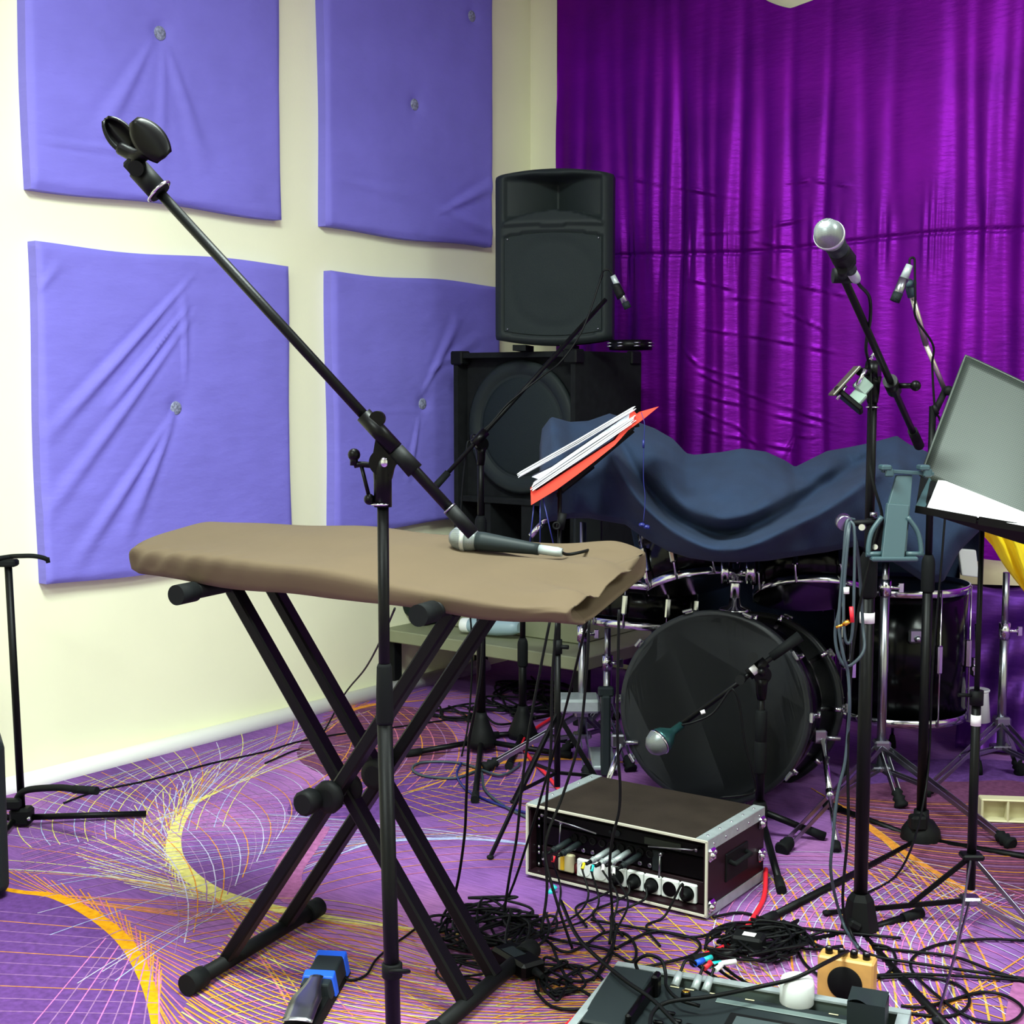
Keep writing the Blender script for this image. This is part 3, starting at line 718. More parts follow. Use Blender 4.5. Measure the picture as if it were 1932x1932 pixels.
# boom
a0 = P(893, 1008, D0 - 0.02); a1 = P(300, 362, D0 + 0.02); bd = (a1 - a0).normalized()
def bp(px, py): # nearest point on boom
    q = P(px, py, D0); return a0 + bd * (q - a0).dot(bd)
MB().cyl(bp(850, 962), bp(700, 790), 0.0083, seg=20).build('boom', M_blk, st)
MB().cyl(bp(745, 850), a1, 0.0078, seg=20).build('boom_extension', M_blk, st)
mb = MB(); mb.cyl(a0, bp(850, 962), 0.0105, 0.0108, 20); mb.build('counter_grip', M_blkm, st)
MB().torus(bp(848, 960), bd, 0.0095, 0.0016, 24).build('steel_ring', M_chrd, st)
mb = MB(); mb.cyl(bp(748, 850), bp(785, 888), 0.0122, 0.0135, 24); mb.build('boom_collar', M_blkm, st)
sd = bd.cross(V((0, 1, 0))).normalized()
mb = MB(); mb.cyl(bp(690, 780), bp(745, 850), 0.0125, seg=24); kk = P(712, 790, D0 - 0.008)
mb.cyl(kk + V((0, 0.014, 0)), kk - V((0, 0.010, 0)), 0.0115, seg=22); mb.build('boom_sleeve', M_blkg, st)
# empty clip
e0 = a1; mb = MB(); e1 = P(248, 305, D0 + 0.02); cd_ = (e1 - e0).normalized()
mb.cyl(e0 - cd_ * 0.004, e0 + (e1 - e0) * 0.75, 0.0165, 0.0165, 24); mb.rbox((e0 + e1) / 2 + (e1 - e0) * 0.3, (0.026, 0.02, 0.034), 0.004, R=Matrix.Rotation(math.radians(-42), 3, 'Y'))
mb.cyl(P(256, 318, D0 - .005), P(256, 318, D0 + .04), 0.0115, seg=20); mb.build('swivel_joint', M_blkm, st)
MB().torus(P(302, 358, D0 + .02), cd_, 0.0165, 0.0028, 26).torus(P(296, 366, D0 + .02), cd_, 0.0155, 0.0018, 26).build('steel_ring', M_chr, st)
# the clip: two curved leaves rising from a neck
def leaf(cx, cy, dd, w, h, ang, off, curl):
    rows = []
    for i in range(13):
        v = i / 12; row = []
        for j in range(11):
            uu = j / 10 * 2 - 1
            prof = math.sin(math.pi * (0.12 + 0.84 * v)) ** 0.55
            x = uu * w * prof; y = (v - 0.5) * h
            X = x * math.cos(ang) - y * math.sin(ang); Y = x * math.sin(ang) + y * math.cos(ang)
            row.append(P(cx + X, cy - Y, dd + off * (1 - uu * uu) + curl * v))
        rows.append(row)
    return rows
mb = MB(); mb.grid(leaf(226, 255, D0 + .03, 26, 84, math.radians(42), 0.014, 0.0)); mb.build('clip_leaf', M_blkg, st, solid=0.004)
mb = MB(); mb.grid(leaf(281, 262, D0 - .01, 31, 92, math.radians(40), -0.009, 0.0)); o = mb.build('clip_leaf', M_blkg, st, solid=0.004)
MB().tube(catmull([P(228, 280, D0 + .03), P(250, 292, D0 + .02), P(262, 296, D0 + .01), P(280, 285, D0)], 6), 0.010, 12).cyl(P(262, 290, D0 + .01), P(254, 318, D0 + .015), 0.0085, seg=16).build('clip_neck', M_blkg, st)
# ---- keyboard X stand
U_ = V((0.898, -0.44, 0)).normalized(); W_ = V((0.44, 0.898, 0)).normalized()
OL = V((-0.561, 2.935, 0)); OR = OL + U_ * 0.555; TZ = 0.832
ks = thing('keyboard_stand', 'black double braced X stand carrying the covered keyboard', 'keyboard stand', (OL + OR) / 2)
for c, hl in ((OL, .235), (OR, .235)):
    o = MB().cyl(c - W_ * hl + up * 0.024, c + W_ * hl + up * 0.024, 0.0165, seg=24).build('foot_bar', M_blkm, ks)
    for s in (-1, 1): MB().cyl(c + W_ * s * (hl - 0.045) + up * 0.024, c + W_ * s * (hl + 0.004) + up * 0.024, 0.0225, seg=24).build('rubber_cap', M_rub, o)
for c in (OL, OR):
    o = MB().cyl(c - W_ * .21 + up * TZ, c + W_ * .20 + up * TZ, 0.016, seg=24).build('support_arm', M_blkm, ks)
    MB().cyl(c - W_ * .245 + up * TZ, c - W_ * .19 + up * TZ, 0.0205, seg=24).build('rubber_cap', M_rub, o)
def xleg(c0, c1, vv):
    return MB().bar(c0 + W_ * vv + up * 0.03, c1 + W_ * vv + up * (TZ - .01), 0.026, 0.036, W_).build('leg', M_blk, ks)
for vv in (-0.105, 0.105): xleg(OL, OR, vv)
for vv in (-0.062, 0.065): xleg(OR, OL, vv)
pc = (OL + OR) / 2 + up * (0.03 + TZ - .01) / 2
for vv in (-0.085, 0.085):
    MB().cyl(pc + W_ * (vv - .035), pc + W_ * (vv + .035), 0.012).build('pivot_bolt', M_chrd, ks)
MB().lathe([(0.03, 0), (0.034, 0.004), (0.034, 0.014), (0.028, 0.02), (0.018, 0.022)], pc - W_ * 0.118, -W_, 10).build('locking_knob', M_blkm, ks)
MB().lathe([(0.032, 0), (0.034, 0.004), (0.032, 0.02), (0.02, 0.024)], pc - W_ * 0.05 + U_ * 0.0, -W_, 26).build('ratchet_disc', M_blkm, ks)
MB().lathe([(0.03, 0), (0.034, 0.004), (0.032, 0.016), (0.02, 0.02)], pc + W_ * 0.06, -W_, 26).build('ratchet_disc', M_blkm, ks)
MB().lathe([(0.024, 0), (0.026, 0.004), (0.026, 0.03), (0.02, 0.036)], pc - W_ * 0.14 - U_ * 0.03 - up * .006, -W_, 12).build('locking_knob', M_blkm, ks)
# ---- brown keyboard cover
def interp(tab, x):
    if x <= tab[0][0]: a, b = tab[0], tab[1]
    elif x >= tab[-1][0]: a, b = tab[-2], tab[-1]
    else:
        for a, b in zip(tab, tab[1:]):
            if a[0] <= x <= b[0]: break
    return a[1] + (b[1] - a[1]) * (x - a[0]) / (b[0] - a[0])
RID = [(220, 1046), (240, 1028), (450, 1052), (700, 1088), (900, 1128), (1000, 1142), (1100, 1152)]
BOT = [(220, 1058), (262, 1085), (500, 1117), (710, 1142), (900, 1164), (1000, 1173), (1090, 1180), (1150, 1165)]
FAR = [(400, 980), (600, 990), (850, 1005), (1100, 1026), (1160, 1030), (1215, 1034)]
u2 = V((0.91, -0.416, 0)).normalized()
def pxof(p): return CX + FPX * p.x / (p.y * math.cos(PITCH) + 0.032)
def zat(p, ypx):
    return P(pxof(p), ypx, p.y).z
rings = []; NS = 120
for i in range(NS + 1):
    s = i / NS; L = -0.005 + s * 1.045
    nr = V((-0.80, 2.84, 0)) + u2 * L; fr = V((-0.68, 3.15, 0)) + u2 * L
    if s > 0.86:   # right end slants from near corner to the far corner
        k = (s - 0.86) / 0.14; nr = V((-0.80, 2.84, 0)) + u2 * (L - 0.05 * k)
    if s < 0.05:
        k = 1 - s / 0.05; fr = fr + u2 * (0.02 * k * k); nr = nr + (fr - nr) * 0.06 * k * k
    ring = []
    zb = zat(nr, interp(BOT, pxof(nr))); zr = zat(nr, interp(RID, pxof(nr))); zf = zat(fr, interp(FAR, pxof(fr)))
    zb = max(zb, 0.80)
    ke = min(1, max(0, (s - 0.86) / 0.13)); ke = ke * ke * (3 - 2 * ke); zb = zb + (max(zb, zr - 0.034) - zb) * ke; TH = 0.09 - 0.045 * ke
    NV = 34
    for j in range(NV + 1):
        v = j / NV       # 0 near bottom ... 1 far bottom
        if v < 0.12:
            k = v / 0.12; p = nr.lerp(fr, 0.05 * (1 - k)); z = zb + (0 - 0.0) ; z = zb - 0.0 + (zr - zb) * 0.02 * k; p = nr.lerp(fr, 0.16 * (1 - k))
            z = max(z - 0.004 * (1 - k), 0.8)
        elif v < 0.34:
            k = (v - 0.12) / 0.22; z = zb + (zr - zb) * math.sin(k * math.pi / 2) ** 0.85; p = nr.lerp(fr, -0.02 * math.sin(k * math.pi) + 0.05 * k ** 5)
        elif v < 0.86:
            k = (v - 0.34) / 0.52; p = nr.lerp(fr, 0.05 + 0.93 * k); z = zr + (zf - zr) * k
            z += 0.006 * math.sin(math.pi * k)
            z -= 0.004 * math.sin(5 * s + 4 * k) * math.sin(math.pi * k)
        else:
            k = (v - 0.86) / 0.14; p = nr.lerp(fr, 0.98 + 0.03 * math.sin(k * math.pi)); z = zf - (zf - max(zb - .01, zf - TH)) * k * (0.9)
        # wrinkles: long soft ones, strong gathers at the right end, small at the left end
        wr = 0.0035 * math.sin(11 * s + 5 * v + 2 * math.sin(7 * v)) + 0.002 * math.sin(23 * s - 9 * v)
        if 0.12 < v < 0.9:
            e = max(0, (s - 0.80) / 0.20)
            ef = e * (1 - 0.75 * max(0, (s - .93) / .07)); e3 = max(0, (s - .70) / .30) * (1 - 0.5 * max(0, (s - .94) / .06)); wr += 0.015 * e3 * min(1, max(0, (v - .26) * 6)) * (math.sin(v * 24 + s * 13 + 1.5 * math.sin(s * 11)) - .35 * math.cos(v * 48 + s * 20)) + 0.0035 * ef * math.sin(v * 55 - s * 22)
            e2 = max(0, (0.35 - s) / 0.35)
            if v < 0.36: wr += 0.004 * e2 * math.sin(s * 120 - v * 26)
        if s > 0.93: z -= ((s - 0.93) / 0.07) ** 2 * 0.012 * min(1, max(0, (v - .15) * 3))
        ring.append(V((p.x, p.y, z + wr)) + (V((-0.35, -0.9, 0)) * wr * (0.7 if v < 0.36 else 0)))
    rings.append(ring)
def close_ring(ring, k, sh):
    c = sum(ring, V((0, 0, 0))) / len(ring); return [c + (p - c) * k + sh for p in ring]
left = [close_ring(rings[0], k, u2 * (-0.016 * (1 - k))) for k in (0.05, 0.35, 0.65, 0.85)]
right = [close_ring(rings[-1], k, u2 * sh) for k, sh in ((0.93, 0.004), (0.82, -0.006), (0.62, -0.03), (0.4, -0.05))]
mb = MB(); allr = left + rings + right; allr = [r + [r[0].lerp(r[-1], 0.15) + V((0, 0, -.002))] for r in allr]
allr = [r + [r[0]] for r in allr]
mb.grid(allr)
cov = tag(mb.build('keyboard_cover', M_cover), 'brown fabric dust cover with gathered end over the keyboard', 'keyboard cover')
# microphone lying on the cover
hd = P(872, 1016, 2.745); tl = P(1000, 1034, 2.70)
mc = dyn_mic('microphone', 'silver headed black microphone lying on the brown keyboard cover', hd, tl - hd)
cb = catmull([hd + (tl - hd).normalized() * .208, P(1072, 1046, 2.70), P(1100, 1041, 2.72), P(1125, 1034, 2.80), P(1145, 1040, 2.93), P(1120, 1120, 2.97), P(1050, 1400, 3.1), P(960, 1690, 3.2), P(900, 1740, 3.15)], 8)
mb = MB(); mb.tube(cb, 0.0032); tag(mb.build('cable', M_cable), 'black cable from the microphone on the keyboard cover', 'cable')
# ================================================================ drum kit
def gpos(px, d, z=0.0):      # ground position at pixel column px and depth d
    return V(((px - CX) / FPX * (d * math.cos(PITCH) + (HC - z) * math.sin(PITCH)), d, z))
fc = P(1346, 1335, 3.93); rc = P(1424, 1320, 4.36)
ax = (rc - fc).normalized(); R0 = 0.262; LEN = (rc - fc).length
bd_ = thing('bass_drum', 'large black bass drum with a port hole, beneath the navy blanket', 'drum', V((fc.x, fc.y, 0)))
MB().lathe([(0.262, 0.0), (0.262, LEN)], fc, ax, 72).build('shell', M_drum, bd_)
MB().lathe([(0.044, -0.001), (0.06, -0.002), (0.245, -0.002), (0.258, -0.006), (0.262, 0.0)], fc - ax * 0.004, ax, 72).build('front_head', M_head, bd_)
for c in (fc - ax * 0.012, rc - ax * 0.03):
    MB().lathe([(0.268, 0), (0.281, 0), (0.283, 0.004), (0.283, 0.038), (0.281, 0.042), (0.268, 0.042), (0.268, 0)], c, ax, 72).build('hoop', M_hoop, bd_)
n1 = V((0, 0, 1)); n1 = (n1 - ax * ax.dot(n1)).normalized(); n2 = ax.cross(n1)
ho = fc + n1 * -0.078 - n2 * 0.0 ; hp = P(1245, 1386, 3.92); hp = hp - ax * (hp - fc).dot(ax) - ax * 0.007
MB().lathe([(0.001, 0), (0.046, 0), (0.046, -0.001)], hp, ax, 40).build('port_hole', M_hole, bd_)
MB().torus(hp, ax, 0.048, 0.0035, 40, 8).build('port_ring', M_rub, bd_)
for k in range(10):
    a = math.radians(18 + k * 36); rd = n1 * math.cos(a) + n2 * math.sin(a)
    for base_, sg in ((fc, 1), (rc, -1)):
        mb = MB(); q = base_ + rd * 0.287 + ax * (0.01 * sg)
        mb.tube([q - ax * sg * .028, q + ax * sg * 0.06], 0.0045, 8); R_ = Matrix((rd.cross(ax), rd, ax)).transposed()
        mb.rbox(q - rd * 0.004 - ax * sg * .004, (0.024, 0.014, 0.034), 0.003, R_)
        mb.rbox(q + rd * 0.002 - ax * sg * .03, (0.03, 0.009, 0.009), 0.002, R_)
        mb.build('tension_claw', M_chrd, bd_)
        MB().cyl(base_ + rd * 0.262 + ax * sg * .08, base_ + rd * 0.292 + ax * sg * .08, 0.009, 0.006, 12).build('lug', M_chr, bd_)
# spurs
def spur(p0, p1):
    p0, p1 = V(p0), V(p1); d = (p1 - p0).normalized()
    o = MB().cyl(p0, p0.lerp(p1, 0.55), 0.0085).cyl(p0.lerp(p1, .5), p1, 0.006).cyl(p0.lerp(p1, .5), p0.lerp(p1, .56), 0.011).build('spur', M_chr, bd_)
    MB().lathe([(0.006, -0.03), (0.013, -0.022), (0.014, 0.0), (0.009, 0.008)], p1, d, 14).build('rubber_tip', M_rub, o)
    mb = MB(); mb.rbox(p0 + V((-.01, 0, 0.005)), (0.04, 0.03, 0.04), 0.005); mb.cyl(p0, p0 + V((0.05, -0.01, 0)), 0.007); mb.build('spur_bracket', M_chrd, bd_)
spur(P(1553, 1392, 4.02), F(1578, 1602, 0.01)); spur(P(1172, 1400, 4.0), F(1120, 1560, 0.01))
# tom mount
tm = thing('tom_mount', 'chrome double tom holder post on top of the bass drum', 'drum hardware', P(1386, 1150, 4.1))
mb = MB(); b0 = P(1386, 1152, 4.16); mb.lathe([(0.05, 0), (0.045, 0.008), (0.02, 0.015), (0.016, 0.04)], b0, seg=28); mb.cyl(b0, P(1388, 1062, 4.16), 0.0155, seg=24); mb.torus(P(1387, 1095, 4.16), (0, 0, 1), 0.018, 0.008, 24); mb.build('post', M_chr, tm)
for x in (1368, 1416):
    MB().cyl(P(x, 1100, 4.10), P(x, 1058, 4.10), 0.013 if x < 1400 else 0.016, seg=20).cyl(P(x, 1080, 4.10), P(1388, 1080, 4.16), 0.012).build('tom_arm', M_chr, tm)
def tom(name, label, cpx, d, rad, h, axis, grp, tophid=True):
    c = P(*cpx, d); a = V(axis).normalized()
    t = thing(name, label, 'drum', c, grp)
    MB().lathe([(rad, 0.0), (rad, h)], c, a, 56).build('shell', M_drum, t)
    MB().lathe([(0.001, 0.003), (rad - .004, 0.002), (rad, 0.004)], c, a, 56).build('bottom_head', M_tomhead, t)
    MB().lathe([(0.001, h - 0.003), (rad - .004, h - 0.002), (rad, h - 0.004)], c, a, 56).build('top_head', M_white, t)
    for z in (0, h): MB().lathe([(rad + .002, -0.012), (rad + 0.008, -0.012), (rad + 0.006, 0), (rad + 0.008, 0.012), (rad + .002, 0.012), (rad + .002, -0.012)], c + a * z, a, 56).build('rim', M_chr, t)
    n_ = a.orthogonal().normalized(); b_ = a.cross(n_)
    for k in range(8):
        an = k * math.pi / 4 + 0.3; rd = n_ * math.cos(an) + b_ * math.sin(an)
        mb = MB(); R_ = Matrix((rd.cross(a), rd, a)).transposed(); mb.rbox(c + a * h * .5 + rd * (rad + .008), (0.018, 0.018, min(0.09, h * .5)), 0.004, R_)
        mb.cyl(c + rd * (rad + .011) - a * 0.012, c + rd * (rad + .011) + a * (h + 0.012), 0.003, seg=8); mb.build('lug', M_chr, t)
    return t
tom('tom_drum', 'small black tom drum on the right of the chrome holder post', (1528, 1120), 4.26, 0.168, 0.17, (0.03, 0.40, 0.9), 'toms above the bass drum')
tom('tom_drum', 'small black tom drum on the left of the chrome holder post', (1308, 1098), 4.28, 0.142, 0.16, (-0.13, 0.34, 0.9), 'toms above the bass drum')
# floor tom
fz = P(1694, 1340, 4.42).z; ft_c = V((P(1700, 1340, 4.42).x, 4.42, fz))
ft = tom('floor_tom', 'large black floor tom on chrome legs, right of the bass drum', (1696, 1338), 4.42, 0.205, 0.41, (0, 0, 1), None)
for a in (-2.6, -0.35, 1.4):
    rd = rot2(a); q = ft_c + rd * 0.225
    o = MB().cyl(V((q.x, q.y, 0.03)) + rd * .02, q + up * 0.30, 0.0055, seg=12).build('leg', M_chr, ft)
    MB().lathe([(0.014, 0), (0.013, 0.02), (0.008, 0.045)], V((q.x, q.y, 0.001)) + rd * .02, seg=14).build('rubber_foot', M_rub, o)
    MB().rbox(q + up * 0.16, (0.03, 0.03, 0.06), 0.006).cyl(q + up * .16, q + up * .16 + rd.cross(up) * 0.04, 0.008).build('leg_bracket', M_chr, ft)
mb = MB(); bq = P(1730, 1200, 4.20); mb.rbox(bq, (0.052, 0.016, 0.044), 0.006); mb.sph(bq + V((0, -0.012, -.008)), 0.011, seg=12); mb.build('badge_plate', M_chrd, ft)
# snare and hi-hat behind, partly seen
tom('snare_drum', 'black snare drum half hidden between keyboard cover and bass drum', (1215, 1178), 4.55, 0.17, 0.13, (0.08, 0.12, 0.98), None)
# cymbal stands
def tripod_chrome(label, xy, ztop, zcol, feet, topbits=True, name='cymbal_stand', cat='drum hardware', zj=0.55):
    xy = V((xy[0], xy[1], 0)); r = thing(name, label, cat, xy, 'chrome stands of the drum kit')
    MB().cyl(xy + up * 0.09, xy + up * zj, 0.0135, seg=20).build('lower_tube', M_chrd, r)
    MB().cyl(xy + up * (zj - .02), xy + up * ztop, 0.0105, seg=18).build('upper_tube', M_chrd, r)
    MB().cyl(xy + up * (zj - .025), xy + up * (zj + .025), 0.018, seg=18).cyl(xy + up * zj, xy + up * zj + V((0.04, -0.01, 0)), 0.006).rbox(xy + V((.045, -.01, zj)), (0.016, 0.006, 0.03), .002).build('height_clamp', M_chr, r)
    MB().rbox(xy + up * zcol, (0.05, 0.045, 0.03), 0.006).build('collar', M_chrd, r)
    MB().rbox(xy + up * 0.10, (0.06, 0.05, 0.015), 0.004).build('lower_collar', M_chrd, r)
    for f_ in feet:
        f_ = V(f_); top = xy + up * zcol; d = (f_ - top).normalized(); sd = d.cross(up).normalized() * 0.011
        o = MB()
        for s in (-1, 1): o.bar(top + sd * s, f_ - d * 0.03 + sd * s, 0.003, 0.014)
        mid = top.lerp(f_, 0.52); bs = xy + up * 0.10
        for s in (-1, 1): o.bar(bs + sd * s * .8, mid + sd * s * .8, 0.003, 0.010)
        o = o.build('leg', M_chrd, r)
        MB().lathe([(0.010, -0.05), (0.018, -0.035), (0.013, -0.028), (0.02, -0.02), (0.015, -0.012), (0.022, 0.0), (0.018, 0.008)], f_, d, 16).build('rubber_foot', M_rub, o)
    return r
C1 = gpos(1660, 4.06); tripod_chrome('chrome cymbal stand in front of the black floor tom', C1, P(1674, 1062, 4.06).z, P(1661, 1405, 4.06).z, [F(1906, 1592, .012), F(1700, 1518, .012), F(1476, 1602, .012)], zj=P(1672, 1108, 4.06).z)
C2 = gpos(1886, 4.3); tripod_chrome('chrome cymbal stand farthest right, beside the violet draped box', C2, P(1895, 1080, 4.3).z, P(1886, 1360, 4.3).z, [F(2040, 1530, .012), F(1745, 1495, .012), F(1925, 1455, .012)], zj=P(1890, 1190, 4.3).z)
C3 = gpos(1098, 4.45); tripod_chrome('chrome hi-hat stand with arched legs, left of the bass drum', C3, P(1098, 985, 4.45).z, P(1100, 1345, 4.45).z, [F(916, 1448, .012), F(1108, 1470, .012), F(1165, 1405, .012)], zj=P(1098, 1195, 4.45).z, name='hi_hat_stand')
C4 = gpos(1145, 4.6); tripod_chrome('chrome snare stand close behind the left rim of the bass drum', C4, P(1145, 1185, 4.6).z, P(1145, 1320, 4.6).z, [F(1190, 1450, .012), F(1062, 1420, .012), F(1160, 1350, .012)], zj=P(1145, 1250, 4.6).z, name='snare_stand')
# pedal beside the bass drum
pd = thing('drum_pedal', 'grey green drum pedal frame beside the left edge of the bass drum', 'drum pedal', gpos(1140, 4.3))
q = gpos(1142, 4.3)
MB().rbox(q + up * 0.14, (0.03, 0.05, 0.26), 0.006).rbox(q + V((0, 0, 0.28)), (0.05, 0.03, 0.03), .005).build('frame', M_dgrey, pd)
MB().rbox(q + V((0.0, 0.12, 0.03)), (0.08, 0.24, 0.015), 0.004).build('footboard', M_alu, pd)
MB().rbox(q + V((-.08, 0.1, 0.22)), (0.13, 0.12, 0.045), 0.008).build('spring_housing', M_alu, pd)
# wooden block / small hardware heap behind the keyboard
bx = P(1130, 1035, 4.9)
tag(MB().rbox(bx, (0.14, 0.1, 0.03), .004).rbox(bx + V((-.04, .02, .045)), (0.10, 0.1, 0.14), .006).build('equipment_box', M_dgrey), 'dark grey box behind the navy blanket edge and keyboard cover', 'box')
o = list(COL.objects)[-1]
# pole holding that box up
# cymbals under the blanket left hidden
# ---- navy blanket draped over the kit
TOPL = [(1018, 842), (1022, 810), (1040, 786), (1075, 796), (1110, 794), (1150, 780), (1200, 795), (1235, 808), (1270, 828), (1295, 855), (1310, 858), (1360, 853), (1400, 846), (1445, 852), (1480, 868), (1500, 881), (1530, 866), (1560, 851), (1600, 844), (1640, 836), (1670, 828), (1692, 822), (1715, 838), (1745, 850), (1790, 880), (1830, 930), (1850, 985)]
BOTL = [(1018, 992), (1040, 984), (1075, 978), (1110, 978), (1150, 985), (1180, 990), (1215, 1015), (1260, 1040), (1300, 1053), (1350, 1060), (1400, 1061), (1450, 1058), (1500, 1050), (1560, 1042), (1620, 1030), (1660, 1046), (1700, 1070), (1745, 1100), (1780, 1098), (1810, 1040), (1850, 1000)]
SW = [   # fold crests as pixel polylines: (points, height, width px)
    ([(1150, 830), (1180, 900), (1225, 965), (1290, 1015), (1350, 1038), (1420, 1030), (1500, 992), (1570, 950), (1650, 890)], 0.075, 17),
    ([(1180, 815), (1240, 850), (1262, 900), (1300, 950), (1360, 975), (1420, 968), (1490, 930), (1560, 890)], 0.04, 26),
    ([(1300, 858), (1330, 900), (1380, 925), (1440, 905), (1500, 882)], 0.02, 24),
    ([(1560, 990), (1620, 940), (1700, 880), (1750, 860)], 0.04, 28),
    ([(1045, 800), (1060, 860), (1050, 930), (1030, 985)], 0.04, 22)]
VAL = [([(1165, 840), (1205, 905), (1262, 965), (1330, 1000), (1390, 1002), (1470, 968), (1550, 920), (1640, 868)], 0.065, 15),
       ([(1120, 840), (1130, 900), (1160, 960), (1230, 1010)], 0.03, 30), ([(1600, 870), (1560, 900), (1520, 905), (1490, 885)], 0.02, 14), ([(1080, 820), (1100, 900), (1080, 960)], 0.03, 24)]
def pdist(px, py, line):
    best = 1e9
    for a, b in zip(line, line[1:]):
        dx, dy = b[0] - a[0], b[1] - a[1]; t = max(0, min(1, ((px - a[0]) * dx + (py - a[1]) * dy) / (dx * dx + dy * dy)))
        best = min(best, math.hypot(px - a[0] - dx * t, py - a[1] - dy * t))
    return best
SWs = [([(p.x, p.y) for p in catmull([(x, y, 0) for x, y in l], 5)], h, wd) for l, h, wd in SW]
VLs = [([(p.x, p.y) for p in catmull([(x, y, 0) for x, y in l], 5)], h, wd) for l, h, wd in VAL]
rows = []; NX, NY = 170, 70
for j in range(NX + 1):
    px = 1018 + (1850 - 1018) * j / NX; yt, yb = interp(TOPL, px), interp(BOTL, px); col = []
    dcol = 4.16 - 0.20 * math.sin(math.pi * j / NX) + 0.06 * math.sin(px / 60)
    # back part behind the crest, hung low to supply the dark beneath the kit
    for k in range(16, 0, -1):
        p = P(px, yt, dcol + 0.25 + 0.42 * (1 - math.exp(-k / 5))); zlow = max(.34, p.z - .85); p.z -= (p.z - zlow) * (k / 16) ** 1.5 * min(1, max(.12, (px - 1150) / 90))
        lim = (p - CORNER).dot(-A) - .22
        if lim < 0: p += -A * (-lim)
        col.append(p)
    for i in range(NY + 1):
        v = i / NY; py = yt + (yb - yt) * v
        d = dcol + 0.25 * (1 - v) ** 1.5 - 0.18 * math.sin(math.pi * min(1, v * 0.9))
        for l, h, wd in SWs:
            t = pdist(px, py, l) / wd
            if t < 3: d -= 1.25 * h * math.exp(-t * t)
        for l, h, wd in VLs:
            t = pdist(px, py, l) / wd
            if t < 3: d += 1.35 * h * math.exp(-t * t)
        d += 0.006 * math.sin(px / 21 + py / 33) + 0.004 * math.sin(px / 9 - py / 17)
        e = min(v, 1 - v) * (yb - yt)
        if i > NY - 4: d += 0.01 * (i - NY + 4)
        col.append(P(px, py, d))
    rows.append(col)
tag(MB().grid(rows).build('blanket', M_blanket, solid=0.004), 'navy blue fleece blanket draped over the whole drum kit', 'blanket')
# ================================================================ background microphone stands
A1 = gpos(908, 4.62)
sA = boom_stand('black boom stand leaning across the round cabinet grille, left of the music stand', A1, P(925, 838, 4.62).z, P(906, 1392, 4.62).z, [F(768, 1422, .012), F(896, 1508, .012), F(1075, 1425, .012)], boom=(P(815, 925, 4.5), P(1143, 565, 4.75)), r1=0.0155, r2=0.011, zjoin=P(920, 985, 4.62).z, tape=P(918, 990, 4.62).z)
tip = P(1143, 565, 4.75)
def pencil(label, head, tail, grp='slim overhead microphones'):
    head, tail = V(head), V(tail); d = (tail - head).normalized(); L = (tail - head).length
    r = thing('pencil_microphone', label, 'microphone', tail, grp)
    MB().cyl(head, head + d * L * .62, 0.0125, seg=20).build('body', M_chrd, r)
    MB().cyl(head - d * .004, head + d * 0.02, 0.0130, seg=20).build('capsule', M_grille, r)
    MB().cyl(head + d * L * .62, tail, 0.0115, 0.009, 16).build('plug', M_alu, r)
    return r
pencil('slim silver microphone pointing down before the loudspeaker, on the leaning boom', P(1184, 580, 4.72), P(1156, 520, 4.72))
holder(sA, P(1167, 548, 4.72), P(1184, 580, 4.72) - P(1156, 520, 4.72), 0.015)
mb = MB(); mb.tube(catmull([P(1156, 519, 4.72), P(1148, 509, 4.72), P(1138, 512, 4.72), P(1132, 530, 4.70), P(1100, 620, 4.67), P(1060, 680, 4.66), P(1020, 712, 4.62), P(960, 760, 4.60), P(925, 800, 4.58), P(890, 830, 4.57), P(880, 850, 4.56), P(870, 1000, 4.56), P(890, 1200, 4.57), P(885, 1350, 4.57), P(870, 1432, 4.55)], 8), 0.0034)
mb.cyl(P(1136, 518, 4.72), P(1133, 527, 4.72), 0.005); tag(mb.build('cable', M_cable), 'thin black cable wound along the boom before the loudspeaker', 'cable')
B1 = gpos(986, 4.8)
boom_stand('short black microphone stand with rubber grip, right of the leaning boom stand base', B1, P(985, 1090, 4.8).z, P(985, 1378, 4.8).z, [F(960, 1445, .012), F(1065, 1395, .012), F(915, 1388, .012)], boom=(P(1010, 1120, 4.75), P(1060, 1060, 4.75)), r1=0.014, r2=0.010, zjoin=P(986, 1215, 4.8).z, tape=P(985, 1338, 4.8).z)
# dark cloth bag at the wall, brushed box and white tube behind
def blob(c, r, sc, seed, amp=0.12, fl_=True):
    rnd = random.Random(seed); rows = []
    ph = [rnd.uniform(0, 6) for _ in range(6)]
    for i in range(25):
        th = math.pi * i / 24; row = []
        for k in range(33):
            a = 2 * math.pi * k / 32; rr = r * (1 + amp * math.sin(3 * a + ph[0] + 2 * th) * math.sin(th) + amp * .6 * math.sin(5 * a - 4 * th + ph[1]) * math.sin(th))
            p = V((math.sin(th) * math.cos(a) * rr * sc[0], math.sin(th) * math.sin(a) * rr * sc[1], math.cos(th) * rr * sc[2])) + V(c)
            if fl_ and p.z < 0.004: p.z = 0.004
            row.append(p)
        rows.append(row)
    return MB().grid(rows)
bq_ = MC @ V((-.14, -.02, 0)); tag(blob((bq_.x, bq_.y, 0.395), 0.135, (0.72, 0.72, 1.0), 4).build('cloth_bag', mat('black_nylon', (24, 38, 36), 0.6, bump=.6, bscale=20, bdist=.02)), 'dark green black cloth bag slumped against the wall below the bass cabinet', 'bag')
bn = thing('bench', 'low olive bench beneath the bass cabinet, behind the microphone stands', 'bench', MC @ V((.27, .12, 0)))
M_olive = mat('olive_cream_board', (128, 132, 104), 0.6, var=.08)
